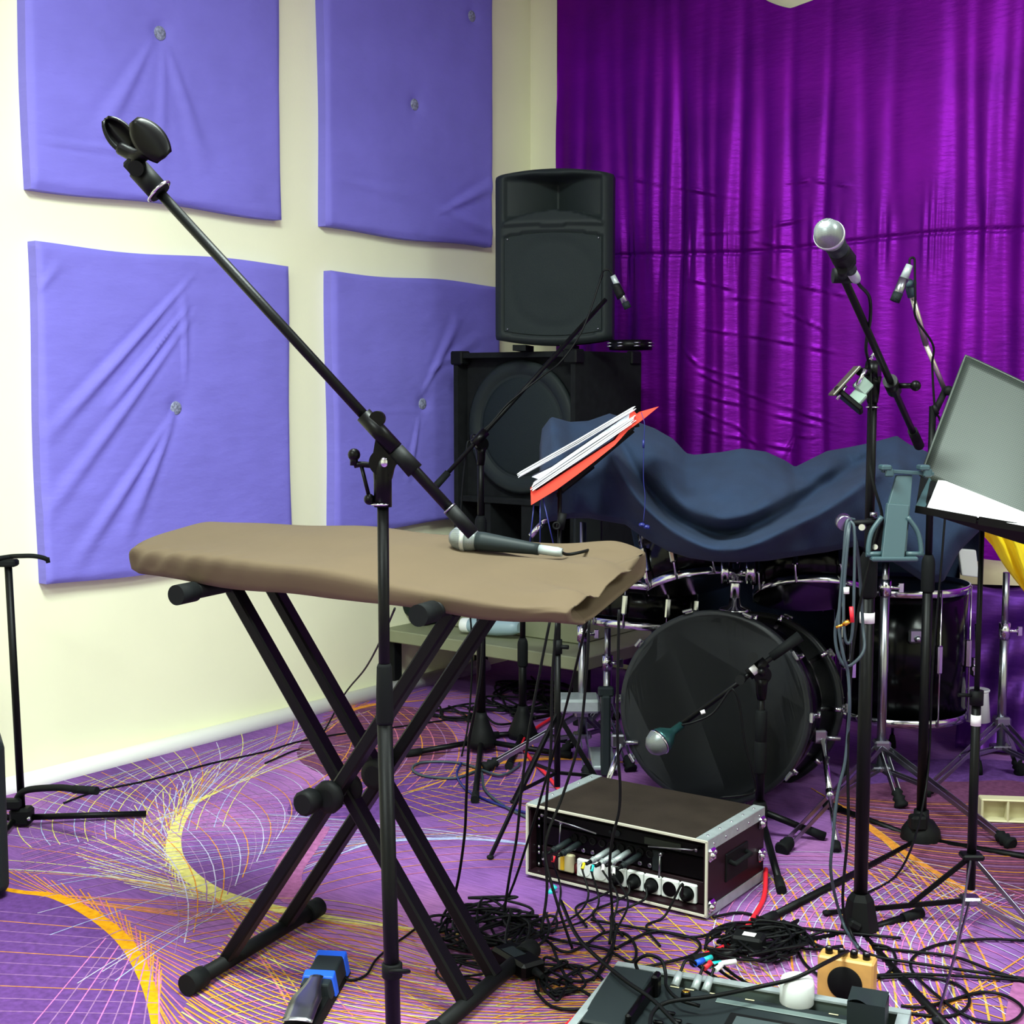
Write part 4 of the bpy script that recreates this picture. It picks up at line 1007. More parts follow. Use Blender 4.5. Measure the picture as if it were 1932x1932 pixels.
MB(MC).rbox((.28, .12, .236), (1.02, .66, .05), .004).build('seat_board', M_olive, bn)
for x in (-.19, .75):
    for y in (-.16, .40): MB(MC).rbox((x, y, .105), (.05, .05, .21), .004).build('leg', M_blkm, bn)
cbx = thing('storage_box', 'flat olive cream box on the low bench, under the bass cabinet', 'box', MC @ V((.3, .23, .262)))
MB(MC).rbox((.30, .23, .32), (.66, .46, .115), .004).build('box_body', M_olive, cbx); MB(MC).rbox((.30, .23, .388), (.68, .48, .022), .003).build('lid', M_olive, cbx)
t0 = MC @ V((.13, -.10, .298)); t1 = MC @ V((.42, -.06, .312))
r = thing('plastic_tube', 'pale grey tube shaped device lying on the front edge of the low olive bench', 'device', t0)
MB().lathe([(0.018, 0), (0.025, 0.004), (0.028, 0.05), (0.034, 0.09), (0.036, 0.16), (0.03, 0.23), (0.02, 0.26)], t0, t1 - t0, 28).build('body', mat('pale_blue_grey_plastic', (150, 175, 185), 0.4), r)
MB().lathe([(0.026, -0.004), (0.029, 0.0), (0.029, 0.03), (0.026, 0.034)], t0, t1 - t0, 28).build('nozzle_ring', M_white, r)
# ================================================================ sheet music on its stand
MSD = 3.74
def PP(l, d): return [P(x, y, d) for x, y in l]
dv = V((0.046, 1.0, -0.03)) 
ms = thing('music_stand', 'black folding music stand holding the red folder, behind the keyboard cover', 'music stand', gpos(1051, 3.80))
b = gpos(1051, 3.80)
MB().cyl(b + up * .18, V((b.x + .005, b.y, P(1060, 920, 3.80).z)), 0.006, seg=14).build('upper_tube', M_blk, ms)
MB().cyl(b + up * .12, b + up * 0.52, 0.009, seg=14).build('lower_tube', M_blk, ms)
MB().cyl(b + up * .5, b + up * 0.54, 0.013, seg=14).cyl(b + up * .52, b + V((.03, -.01, .52)), .006).build('clamp', M_blkm, ms)
MB().cyl(P(1062, 968, 3.78), P(1056, 998, 3.78), 0.012).torus(P(1050, 992, 3.76), (0, 1, 0), 0.009, 0.003, 16).build('clamp', M_blkm, ms)
for f_ in (F(925, 1617, .006), F(968, 1512, .006), F(1180, 1560, .006)):
    f_ = V(f_); o = MB().bar(b + up * .33, f_, 0.006, 0.014).bar(b + up * .16, (b + up * .33).lerp(f_, .55), 0.005, 0.010).build('leg', M_blk, ms)
    MB().sph(f_, 0.010, (1, 1, .6), 12).build('rubber_foot', M_rub, o)
mb = MB(); mb.bar(P(1195, 806, MSD + .02), P(1130, 858, MSD + .02), .004, .012); mb.bar(P(1206, 801, MSD + .02), P(1180, 806, MSD + .02), .004, .012); mb.bar(P(1195, 812, MSD + .04), P(1060, 925, MSD + .06), .006, .012)
mb.bar(P(1050, 935, MSD + .06), P(1120, 880, MSD + .2), .005, .012); mb.build('desk_frame', M_blk, ms)
r = thing('sheet_folder', 'open red folder full of white sheets seen edge on, above the brown cover', 'folder', P(1100, 870, MSD), None)
MB().prism(PP([(1002, 953), (1001, 920), (1012, 926), (1160, 830), (1186, 794), (1188, 777), (1196, 775), (1203, 783), (1212, 776), (1243, 767), (1215, 790), (1185, 812), (1160, 840), (1120, 872), (1090, 895), (1050, 924)], MSD), dv * 0.2).build('red_cover', M_folder, r)
def sheets(a, b, th, n, d0, jit, seed):
    rn = random.Random(seed)
    for k in range(n):
        t = (k + .5) / n * th; j0 = rn.uniform(-jit, jit); j1 = rn.uniform(-jit, jit)
        sg = rn.uniform(-2, 2)
        pts = [(a[0] + j0 + t * .5, a[1] + t - j0 * .5), ((a[0] + b[0]) / 2 + t * .5, (a[1] + b[1]) / 2 + t + sg), (b[0] + j1 + t * .2, b[1] + t - j1 * .6)]
        w_ = th / n * 0.42
        pl = pts + [(x + .6, y + w_ * 1.6) for x, y in reversed(pts)]
        MB().prism(PP(pl, d0 + rn.uniform(-.006, .006)), dv * 0.19).build('sheet', M_paper, r)
sheets((977, 893), (1196, 767), 7, 6, MSD - 0.004, 3, 1)
sheets((1001, 913), (1194, 785), 12, 8, MSD - 0.006, 5, 2)
MB().prism(PP([(1003, 900), (1040, 882), (1190, 779), (1188, 789), (1100, 850), (1038, 894), (1020, 905)], MSD), dv * 0.18).build('sheet', mat('shaded_print_paper', (200, 208, 218), 0.8, var=.25, vscale=60), r)
mb = MB(); mb.tube(catmull([P(1210, 778, MSD - .01), P(1216, 800, MSD - .02), P(1215, 830, MSD - .02), P(1214, 900, MSD - .02), P(1217, 940, MSD - .02), P(1214, 985, MSD - .02)], 6), 0.0011, 6)
ep = thing('earphones', 'dark blue in-ear earphones hanging on a thin wire from the red folder', 'earphones', P(1214, 985, MSD - .02))
mb.build('wire', M_bluewire, ep); MB().cyl(P(1214, 830, MSD - .02), P(1214, 845, MSD - .02), 0.0028).build('slider', M_bluewire, ep)
for x, y in ((1211, 990), (1220, 994)): MB().sph(P(x, y, MSD - .02), 0.0075, (1.2, 1, .8), 14).cyl(P(x, y, MSD - .02), P(x + 5, y + 2, MSD - .025), 0.004).build('earbud', M_bluewire, ep)
mb = MB()
for a_, b_ in (((1008, 945), (1000, 1022)), ((1019, 940), (1019, 1025)), ((1024, 938), (1046, 1035))): mb.tube([P(*a_, MSD + .02), P(*b_, MSD + .01)], 0.0017, 6)
mb.tube(catmull([P(1000, 1022, MSD + .01), P(1010, 1060, MSD + .01), P(1019, 1025, MSD + .01)], 6), 0.0017, 6)
tag(mb.build('blue_cord', M_bluewire), 'thin blue cord looped beneath the red folder', 'cord')
tag(MB().cyl(P(1001, 1012, 3.98), P(1022, 988, 3.98), 0.0085, seg=16).cyl(P(1022, 988, 3.98), P(1040, 965, 3.99), 0.006, seg=12).build('cymbal_arm_rod', M_chr), 'short bright chrome rod poking out below the left corner of the blanket', 'rod')
# ================================================================ flight case with patch panel
O_ = F(995, 1655, .0); B_ = F(1332, 1738, .0); e1 = (B_ - O_).normalized(); CWd = (B_ - O_).length; CDp = 0.315; CHt = 0.192
e2 = V((-e1.y, e1.x, 0))
MF = frame(O_, e1, e2)
fcx = thing('flight_case', 'brown flight case with aluminium edges and patched audio cables on the floor', 'flight case', O_ + e1 * CWd / 2 + e2 * CDp / 2)
W0, D_, H0 = CWd, CDp, CHt; th = 0.009
MB(MF).box((W0 / 2, D_ / 2, H0 - th / 2), (W0 - .002, D_ - .004, th)).build('top_board', M_brown, fcx)
MB(MF).box((W0 / 2, D_ / 2, 0.012 + th / 2), (W0, D_, th)).box((W0 / 2, D_ - .005, H0 / 2), (W0, 0.01, H0 - .03)).build('bottom_board', M_bside, fcx)
MB(MF).box((W0 - th / 2, D_ / 2, H0 / 2), (th, D_ - .004, H0 - .03)).build('side_board', M_bside, fcx)
MB(MF).box((th / 2, D_ / 2, H0 / 2), (th, D_ - .004, H0 - .03)).build('side_board', M_bside, fcx)
for x0 in (0.0, W0):   # top long corner profiles run front to back on both sides
    s = 1 if x0 == 0 else -1
    MB(MF).box((x0 + s * .014, D_ / 2, H0 + .0005), (0.030, D_, 0.003)).box((x0 - s * .0005, D_ / 2, H0 - .013), (0.003, D_, 0.028)).build('edge_profile', M_alu, fcx); MB(MF).box((x0 - s * .0005, D_ / 2, .018), (0.003, D_, 0.024)).build('edge_profile', M_alu, fcx)
    for k in range(5):
        for (c, dd) in (((x0 + s * .014, D_ * (k + .5) / 5, H0 + .002), (0, 0, 1)), ((x0 - s * .002, D_ * (k + .5) / 5, H0 - .014), (-s, 0, 0))):
            MB(MF).lathe([(0.004, 0), (0.003, 0.0018), (0.0005, 0.0022)], c, dd, 10).build('rivet', M_chr, fcx)
mb = MB(MF); fr_ = .005   # bright front lip
mb.box((W0 / 2, -.001, H0 - .002), (W0 + .003, .006, fr_)).box((W0 / 2, -.001, .012), (W0 + .003, .006, fr_)).box((0, -.001, H0 / 2 + .005), (fr_, .006, H0 - .012)).box((W0, -.001, H0 / 2 + .005), (fr_, .006, H0 - .012)).build('front_lip', mat('pale_lip_paint', (205, 203, 186), .4), fcx)
MB(MF).box((W0 / 2, 0.075, H0 / 2), (W0 - .02, 0.004, H0 - .03)).build('inner_back', M_hole, fcx)
for x in (0.016, W0 - .016):
    MB(MF).box((x, 0.03, H0 / 2), (0.014, 0.004, H0 - .035)).build('rack_rail', M_blkg, fcx)
    for z in (.03, .06, .075, .13, .15): MB(MF).lathe([(0.005, 0), (0.004, .002), (.001, .003)], (x, .028, z), (0, -1, 0), 12).build('rack_screw', M_chr, fcx)
# units
MB(MF).rbox((W0 / 2, 0.045, 0.152), (W0 - .04, 0.02, 0.030), .002).build('wireless_receiver', M_blkm, fcx)
MB(MF).cyl((0.245, .036, .153), (.245, .030, .153), 0.008, seg=18).cyl((0.225, .036, .153), (.225, .030, .153), 0.004, seg=12).build('receiver_knob', M_dgrey, fcx)
MB(MF).rbox((0.37, .034, .150), (0.10, .004, .018), .001).build('display', mat('dim_display', (52, 60, 52), .3), fcx)
MB(MF).rbox((W0 / 2, 0.05, 0.108), (W0 - .04, 0.03, 0.052), .002).build('patch_unit', M_blkg, fcx)
MB(MF).rbox((W0 / 2, 0.045, 0.05), (W0 - .035, 0.02, 0.055), .002).build('power_strip', M_bside, fcx)
def ant(x0, z0, x1, z1, y=.012): MB(MF).tube([(x0, .03, z0), (x0 + (x1 - x0) * .08, y, z0 + (z1 - z0) * .08), (x1, y - .004, z1)], .0022, 8).sph((x0, y + .004, z0), .0055, seg=10).cyl((x0, .035, z0), (x0, y, z0), .004).build('antenna', M_chrd, fcx)
ant(0.035, .165, .20, .150); ant(W0 - .035, .160, W0 - .16, .146); ant(.092, .155, .092, .10); ant(.375, .130, .375, .075)
for k in range(9):
    x = .12 + k * .027
    MB(MF).lathe([(0.0098, 0), (0.0098, .003), (.0075, .003), (.0075, -.001)], (x, .034, .118 - .0), (0, -1, 0), 20).build('xlr_socket', M_blkm, fcx)
    MB(MF).lathe([(0.006, 0), (0.005, .003), (.003, .003)], (x, .034, .09), (0, -1, 0), 14).build('jack_socket', M_chrd, fcx)
MB(MF).rbox((.355, .034, .105), (.024, .004, .05), .001).build('level_display', M_dgrey, fcx)
# plugs with cables
def case_cable(x, z, col, label, path, coltape=None):
    p0 = MF @ V((x, .033, z)); p1 = MF @ V((x - .016, -.028, z - .014)); d = (p1 - p0).normalized()
    r = thing('patch_cable', label, 'cable', p1, 'patch cables on the front of the flight case')
    MB().cyl(p0, p1, .0075, .0065, 18).cyl(p1 - d * .012, p1 - d * .008, .0085, seg=18).build('plug', M_dgrey if col != 'alu' else M_alu, r)
    MB().cyl(p1, p1 + d * .016, .005, .0035, 14).build('strain_relief', M_cable, r)
    pts = catmull([p1 + d * .004, p1 + d * .03] + path, 8)
    MB().tube(pts, .0026, 8).build('wire', M_cable, r)
    if coltape: MB().cyl(pts[5], pts[9], .0042, seg=12).build('tape_mark', coltape, r)
def FP(*l): return [F(x, y, z) for x, y, z in l]
case_cable(.108, .108, 'd', 'patch cable with white tape, leftmost plug of the flight case', [P(1045, 1690, 3.32), F(1020, 1735, .01), F(960, 1745, .01), F(900, 1720, .01)], M_tape)
case_cable(.136, .106, 'd', 'patch cable with red tape beside the white taped one', [P(1058, 1680, 3.3), F(1040, 1745, .01), F(990, 1760, .01), F(930, 1735, .01)], M_red)
case_cable(.222, .105, 'alu', 'patch cable with yellow tape in the flight case, near its middle', [P(1110, 1690, 3.2), F(1085, 1728, .01), F(1030, 1745, .01), F(985, 1730, .01)], mat('yellow_tape', (225, 210, 30), .5))
case_cable(.248, .105, 'alu', 'patch cable with cyan tape right of the yellow taped one', [P(1130, 1700, 3.2), F(1105, 1735, .01), F(1050, 1752, .01), F(960, 1765, .01)], M_cyan)
case_cable(.278, .112, 'alu', 'patch cable with silver plug and pale tape, right of the cyan one', [P(1165, 1690, 3.12), P(1155, 1745, 3.05), F(1150, 1800, .01), F(1080, 1840, .01)], M_tape)
case_cable(.308, .110, 'd', 'patch cable with dark plug and pale tape, rightmost of the patched row', [P(1185, 1700, 3.1), P(1165, 1752, 3.0), F(1152, 1790, .01), F(1120, 1850, .01)], M_tape)
# mains sockets along the bottom
for k in range(7):
    x = .155 + k * .048
    if x > W0 - .03: break
    o = MB(MF).rbox((x, .030, .046), (.046, .012, .046), .003).build('mains_socket', M_white, fcx)
    MB(MF).lathe([(.0185, 0), (.018, .001), (.0165, -.006), (.001, -.006)], (x, .0235, .046), (0, -1, 0), 24).build('socket_well', M_blkg if k > 1 else M_white, o)
for k in (2, 3, 4, 6):
    x = .155 + k * .048
    c0 = MF @ V((x, .024, .046)); 
    r = thing('mains_plug', 'black mains plug in white socket %s of the flight case' % {2: 'third from the left', 3: 'fourth from the left', 4: 'fifth from the left', 6: 'at the right end'}[k], 'plug', c0, 'black plugs in the white sockets')
    MB(MF).lathe([(.0165, 0), (.016, .012), (.009, .02), (.006, .034)], (x, .024, .044), (0.15, -1, 0.15), 20).build('plug_body', M_blkm, r)
    a_ = MF @ V((x + .004, -.01, .05)); b_ = [MF @ V((x + .01, -.025, .085 if k > 4 else .03)), MF @ V((x - .02, -.05, .01)), MF @ V((x - .03, -.12, .006)), MF @ V((x + .05, -.2, .006))]
    MB().tube(catmull([a_] + b_, 7), .003, 8).build('wire', M_cable, r)
r = thing('mains_switch', 'white rocker switch with a yellow stripe in the flight case', 'switch', MF @ V((.10, .03, .046)))
MB(MF).rbox((.10, .03, .05), (.046, .014, .046), .003).build('switch_plate', M_cream, r); MB(MF).rbox((.092, .021, .05), (.010, .006, .036), .001).build('rocker', mat('amber_rocker', (235, 190, 20), .4), r)
r = thing('pilot_lamp', 'round dark red pilot button beside the rocker switch', 'switch', MF @ V((.135, .03, .046)))
MB(MF).lathe([(.016, 0), (.014, .006), (.001, .008)], (.133, .034, .040), (0, -1, 0), 22).build('lamp_lens', mat('dark_red_lens', (90, 14, 24), .25), r); MB(MF).torus((.133, .033, .040), (0, 1, 0), .0165, .0015, 22).build('ring', M_chr, r)
# side hardware: handle, ball corners, butterfly
MB(MF).rbox((W0 + .001, D_ * .5, .098), (.006, .12, .07), .002).build('handle_dish', M_blkm, fcx)
MB(MF).tube([(W0 + .004, D_ * .5 - .045, .112), (W0 + .018, D_ * .5 - .045, .108), (W0 + .018, D_ * .5 + .045, .108), (W0 + .004, D_ * .5 + .045, .112)], .006, 12).build('handle', M_rub, fcx)
for y in (.02, D_ - .02):
    for z in ((.03, .155) if y < .1 else (.075, .158)):
        MB(MF).rbox((W0 + .003, y, z), (.012, .032, .032), .005).sph((W0 + .007, y - .006, z), .010, seg=12).sph((W0 + .007, y + .008, z + .006), .006, seg=10).build('corner_clasp', M_chr, fcx)
for x in (.03, W0 - .03):
    for y in (.03, D_ - .03): MB(MF).cyl((x, y, 0), (x, y, .013), .012, seg=14).build('rubber_foot', M_rub, fcx)
# ================================================================ kick microphone stand
K = gpos(1432, 3.71)
ks_ = boom_stand('short black boom stand before the bass drum holding the teal microphone', K, P(1437, 1272, 3.71).z, 0.09, [F(1552, 1577, .012), F(1474, 1678, .012), F(1320, 1545, .012)], boom=(P(1508, 1202, 3.72), P(1285, 1368, 3.70)), r1=0.0125, r2=0.009, zjoin=P(1436, 1405, 3.71).z, tape=P(1434, 1402, 3.71).z, tailgrip=.0, base='slim')
MB().lathe([(0.012, 0), (0.0165, .004), (0.0165, .085), (0.013, .09)], V((K.x, K.y, P(1436, 1400, 3.71).z)), seg=20).build('knurled_grip', M_rub, ks_)
b0, b1 = P(1510, 1200, 3.72), P(1455, 1240, 3.72); MB().cyl(b0, b1, .0155, .0125, 18).build('counter_grip', M_rub, ks_)
MB().cyl(P(1428, 1260, 3.70), P(1418, 1268, 3.70), .0125, seg=16).build('white_tape_band', M_tape, ks_)
MB().cyl(P(1400, 1280, 3.70), P(1396, 1283, 3.66), .013, seg=16).cyl(P(1420, 1240, 3.71), P(1420, 1240, 3.66), .014, seg=18).build('boom_clamp', M_blkm, ks_)
mcr = thing('kick_microphone', 'teal silver egg shaped microphone in front of the bass drum port hole', 'microphone', P(1243, 1402, 3.68))
axm = (P(1285, 1368, 3.70) - P(1240, 1402, 3.66)).normalized()
MB().lathe([(0.001, -0.036), (0.018, -0.033), (0.030, -0.020), (0.0355, -0.004), (0.036, 0.0)], P(1243, 1400, 3.66), axm, 32).build('grille', M_micmesh, mcr)
MB().lathe([(0.036, 0.003), (0.035, 0.012), (0.030, 0.026), (0.018, 0.042), (0.011, 0.052), (0.0105, 0.085)], P(1243, 1400, 3.66), axm, 32).build('body', M_micteal, mcr)
MB().lathe([(0.0368, -0.002), (0.0375, 0.001), (0.0368, 0.005)], P(1243, 1400, 3.66), axm, 32).build('ring', M_chr, mcr)
mb = MB(); mb.tube(catmull([P(1285, 1368, 3.69), P(1310, 1362, 3.68), P(1345, 1345, 3.68), P(1375, 1305, 3.68), P(1385, 1303, 3.67), P(1395, 1330, 3.67), P(1405, 1400, 3.67), P(1418, 1450, 3.67), P(1425, 1490, 3.68), P(1405, 1500, 3.66), P(1360, 1505, 3.66)], 8), .0034)
tag(mb.build('cable', M_cable), 'black cable hanging from the boom before the bass drum head', 'cable')
MB().cyl(P(1322, 1345, 3.675), P(1330, 1342, 3.675), .0055).build('cable_tie', M_tape, ks_)
# ================================================================ tall right stand with vocal microphone
T1 = gpos(1622, 3.07)
piv = V((T1.x, T1.y, 0)); ztop = P(1655, 700, 3.07).z
tb0, tb1 = P(1733, 838, 3.38), P(1590, 520, 2.56)
ts = boom_stand('tall black boom stand on the right carrying the vocal microphone', T1, ztop, P(1620, 1752, 3.07).z, [F(1310, 1812, .012), F(1735, 1722, .012), F(1835, 1990, .012)], boom=(tb0, tb1), r1=0.0155, r2=0.0105, zjoin=P(1640, 1060, 3.07).z, base='pyr', tape=P(1640, 1165, 3.07).z, tailgrip=.10)
MB().torus(V((T1.x, T1.y, P(1650, 768, 3.07).z)), (0, 0, 1), .0135, .0018, 24).build('steel_ring', M_chr, ts)
MB().rbox(V((T1.x - .02, T1.y - .03, P(1620, 1735, 3.07).z)), (.03, .025, .02), .005, Matrix.Rotation(.5, 3, 'Y')).build('base_knob', M_blkm, ts)
hm = P(1563, 441, 2.36); tm_ = P(1611, 520, 2.52)
dyn_mic('microphone', 'silver headed vocal microphone raised before the purple curtain', hm, tm_ - hm)
mdir = (tm_ - hm).normalized(); holder(ts, hm + mdir * 0.095, mdir, .019)
MB().cyl(hm + mdir * .1 + V((0, 0, -.022)), tb1, .009, seg=16).cyl(tb1 - V((0.018, 0, 0)), tb1 + V((.018, 0, 0)), .014, seg=20).build('clip_neck', M_blkm, ts)
e_ = hm + mdir * .208
mb = MB(); mb.tube(catmull([e_, e_ + mdir * .03, P(1640, 560, 2.66), P(1642, 600, 2.72), P(1636, 635, 2.82), P(1634, 660, 2.94), P(1640, 690, 3.03), P(1643, 730, 3.03), P(1642, 800, 3.03), P(1641, 870, 3.03), P(1650, 920, 3.02), P(1664, 975, 3.02), P(1650, 1020, 3.02), P(1612, 1200, 3.0), P(1600, 1400, 3.0), P(1600, 1560, 3.0), P(1590, 1700, 3.0), F(1606, 1760, .02), F(1640, 1800, .01), F(1760, 1822, .01), F(1960, 1850, .01)], 8), .0034)
tag(mb.build('cable', M_cable), 'black cable running down the tall right stand from its microphone', 'cable')
# phone clamp
g = thing('phone_clamp', 'black spring clamp device mounted beside the tall stand pivot', 'clamp', P(1612, 745, 3.0))
pc_ = P(1612, 745, 3.0); Rg = Matrix.Rotation(math.radians(42), 3, 'Y') @ Matrix.Rotation(math.radians(-20), 3, 'Z')
MB().rbox(pc_ + V((-.012, 0, -.012)), (.075, .05, .012), .003, Rg).build('lower_plate', M_blkg, g)
Rh = Matrix.Rotation(math.radians(-48), 3, 'Y')
MB().rbox(pc_ + V((-.022, 0, .03)), (.085, .05, .006), .002, Rh).build('side_plate', mat('bronze_edge_plastic', (62, 58, 44), .35), g)
MB().rbox(pc_ + V((.015, -.012, .02)), (.03, .02, .034), .003, Rh).rbox(pc_ + V((.005, -.01, -.005)), (.03, .02, .03), .003, Rg).build('mirror_block', mat('pale_glass_plastic', (130, 150, 140), .15), g)
MB().cyl(pc_ + V((.0, -.02, .02)), pc_ + V((.018, -.02, .055)), .0045).cyl(pc_ + V((.03, -.01, .075)), pc_ + V((.045, -.01, .10)), .004).cyl(pc_ + V((-.02, -.01, .02)), pc_ + V((-.04, -.01, -.01)), .003).build('spring_rod', M_chr, g)
MB().cyl(pc_ + V((.01, 0, .05)), V((T1.x, T1.y, pc_.z + .05)), .009, seg=14).build('arm', M_blkg, g)
# tablet bracket on the same stand
tbk = thing('tablet_holder', 'grey teal plastic tablet holder clamped to the tall right stand', 'tablet holder', P(1680, 990, 2.98))
def tp(l, d, dd): return [P(x, y, d + dd * (y - 880) / 160) for x, y in l]
mb = MB(); mb.prism(tp([(1692, 897), (1722, 897), (1710, 1050), (1668, 1050), (1676, 952)], 3.0, -.05), (0, .012, 0)); mb.build('slide_rail', M_teal, tbk, bevel=.0015)
mb = MB(); mb.prism(tp([(1675, 950), (1716, 953), (1706, 1056), (1664, 1052)], 2.99, -.05), (0, .016, 0)); mb.build('slider', M_teal, tbk, bevel=.0015)
mb = MB(); mb.bar(P(1664, 888, 3.0), P(1760, 894, 3.0), .02, .008)
for x in (1670, 1742): mb.rbox(P(x, 882, 2.985), (.022, .035, .012), .003); mb.rbox(P(x + 8, 892, 2.975), (.018, .012, .018), .003)
mb.build('upper_jaw', M_teal, tbk)
mb = MB()
for sg, cx in ((-1, 1664), (1, 1712)):
    pts = [P(cx, 975, 2.96), P(cx + sg * 20, 1005, 2.955), P(cx + sg * 26, 1040, 2.95), P(cx + sg * 20, 1048, 2.95)]
    mb.tube(catmull(pts, 5), .0055, 8); mb.tube([P(cx - sg * 4, 1045, 2.95), P(cx + sg * 30, 1046, 2.95)], .006, 8)
mb.rbox(P(1686, 1054, 2.945), (.10, .03, .010), .003); mb.build('lower_jaw', M_teal, tbk)
mb = MB(); mb.rbox(P(1655, 1008, 3.04), (.05, .03, .07), .004); mb.tube([P(1594, 988, 3.03), P(1680, 984, 3.03)], .007, 10); mb.build('clamp_arm', M_blkm, tbk)
MB().lathe([(.016, -.012), (.018, -.008), (.018, .008), (.016, .012)], P(1592, 985, 3.0), (0, 1, .2), 20).build('clamp_screw', M_chrd, tbk); MB().lathe([(.008, 0), (.008, .01)], P(1648, 975, 3.03), (0, 0, 1), 12).build('clamp_screw', M_chrd, tbk)
MB().cyl(P(1630, 995, 3.02), P(1626, 995, 2.97), .007).cyl(P(1652, 1032, 2.99), P(1651, 1032, 2.98), .006).build('screw', M_chr, tbk)
# coiled cable hanging from the clamp
hc = thing('hanging_cable', 'looped grey cable hanging over the tablet holder clamp with a gold jack', 'cable', P(1592, 1100, 3.0))
C_ = [P(1612, 980, 3.0), P(1598, 985, 2.985), P(1592, 1050, 2.98), P(1585, 1140, 2.98), P(1576, 1190, 2.99), P(1580, 1230, 2.99), P(1594, 1256, 2.99), P(1612, 1250, 2.99), P(1630, 1225, 3.0), P(1628, 1180, 3.03), P(1624, 1110, 3.03), P(1618, 1040, 3.02), P(1606, 984, 3.0), P(1598, 1010, 2.97), P(1588, 1100, 2.97), P(1583, 1180, 2.97), P(1592, 1240, 2.97), P(1600, 1270, 2.98), P(1603, 1330, 2.98), P(1600, 1380, 3.0), P(1594, 1440, 3.0), P(1580, 1500, 3.0), P(1572, 1580, 3.0), P(1568, 1650, 3.02), F(1590, 1740, .02), F(1620, 1790, .01)]
MB().tube(catmull(C_, 8), .0036).build('wire', M_cableg, hc)
C_ = [P(1604, 982, 2.99), P(1600, 1020, 2.965), P(1592, 1120, 2.965), P(1594, 1200, 2.965), P(1603, 1212, 2.965), P(1609, 1180, 2.965), P(1612, 1080, 2.97), P(1612, 1000, 2.98), P(1604, 982, 2.99)]
MB().tube(catmull(C_, 8), .0034).build('wire', M_cableg, hc)
MB().cyl(P(1606, 1145, 2.95), P(1608, 1174, 2.95), .0045).build('red_sleeve', M_red, hc)
MB().cyl(P(1602, 1172, 2.95), P(1592, 1178, 2.95), .0055).cyl(P(1592, 1178, 2.95), P(1577, 1184, 2.95), .0034, .0028).build('jack', M_gold, hc)
MB().cyl(P(1597, 1108, 2.96), P(1597, 1120, 2.96), .006).build('cable_tie', M_tape, hc)
# ================================================================ overhead mic stand with ball base
Q = gpos(1737, 3.71); zt_ = P(1788, 745, 3.71).z
ov = boom_stand('black overhead stand with round cast base and chrome boom, behind the perforated desk', Q, zt_, P(1736, 1578, 3.71).z, [F(1440, 1738, .012), F(2080, 1640, .012), F(1560, 1518, .012)], boom=None, r1=0.0135, r2=0.0095, zjoin=P(1770, 1062, 3.71).z, base='ball', tape=P(1771, 1076, 3.71).z)
jb = P(1783, 737, 3.71)
MB().cyl(jb, P(1745, 645, 3.68), .0068, seg=16).cyl(P(1747, 650, 3.68), P(1722, 562, 3.64), .0080, seg=16).build('chrome_boom', mat('satin_nickel', (200, 192, 185), .3, metal=.9), ov)
MB().sph(jb + V((.006, -.01, 0)), .0135, seg=16).cyl(jb, V((Q.x, Q.y, zt_ - .06)), .009).build('joint', M_blkm, ov)
MB().cyl(P(1720, 560, 3.63), P(1712, 528, 3.62), .0105, seg=16).cyl(P(1705, 535, 3.6), P(1724, 535, 3.62), .010).build('swivel', M_teal, ov)
pencil('slim black microphone pointing down at the right before the curtain', P(1689, 566, 3.6), P(1716, 500, 3.6))
mb = MB(); mb.tube(catmull([P(1716, 500, 3.6), P(1717, 488, 3.6), P(1725, 488, 3.6), P(1726, 510, 3.6), P(1727, 560, 3.6), P(1728, 600, 3.62), P(1760, 650, 3.64), P(1759, 690, 3.66), P(1764, 770, 3.67), P(1775, 800, 3.68), P(1786, 900, 3.69), P(1778, 1040, 3.69), P(1760, 1250, 3.69), P(1748, 1480, 3.69), F(1700, 1640, .012), F(1600, 1700, .01)], 7), .003)
mb.cyl(P(1762, 764, 3.67), P(1768, 782, 3.67), .0065); tag(mb.build('cable', M_cable), 'black cable following the chrome boom down its stand', 'cable')
# ================================================================ perforated music desk
T2 = gpos(1829, 3.1)
md = thing('music_stand', 'perforated grey metal music desk on a tripod at the right edge', 'music stand', T2)
rows = []; uvs = []
NXp, NYp = 24, 16
def lerp2(a, b, t): return (a[0] + (b[0] - a[0]) * t, a[1] + (b[1] - a[1]) * t)
TL, TR, BL_, BR_ = (1822, 671), (2200, 868), (1737, 898), (2130, 1090)
for i in range(NYp + 1):
    row = []
    for j in range(NXp + 1):
        u, v = j / NXp, i / NYp; a = lerp2(TL, TR, u); b_ = lerp2(BL_, BR_, u); q = lerp2(a, b_, v)
        bulge = 14 * math.sin(math.pi * u) 
        row.append(P(q[0], q[1] - bulge * .5, 3.24 - .13 * v - .30 * u - .03 * math.sin(math.pi * u)))
    rows.append(row)
mb = MB(); mb.grid(rows); dk = mb.build('desk', M_perf, md, fix=False, solid=.0018)
uvl = dk.data.uv_layers.new(name='uv')
for poly in dk.data.polygons:
    for li in poly.loop_indices:
        vi = dk.data.loops[li].vertex_index; i, j = divmod(vi, NXp + 1); uvl.data[li].uv = (j / NXp * 92, i / NYp * 52)
mb = MB()
edge = [r[0] for r in rows[::-1]] + rows[0][1:]
mb.tube(edge, .0035, 6); mb.build('rim', M_perf, md)
s0, s1 = P(1727, 962, 2.99), P(2100, 1025, 2.72)
back0, back1 = rows[-1][0], rows[-1][-1]
MB().prism([s0, s1, back1, back0], (0, 0, -.002)).build('shelf', M_blkm, md)
MB().bar(s0 + V((0, 0, .002)), s0.lerp(s1, .33), .004, .016).bar(s0.lerp(s1, .34), s1, .004, .018).build('shelf_lip', M_blkg, md)
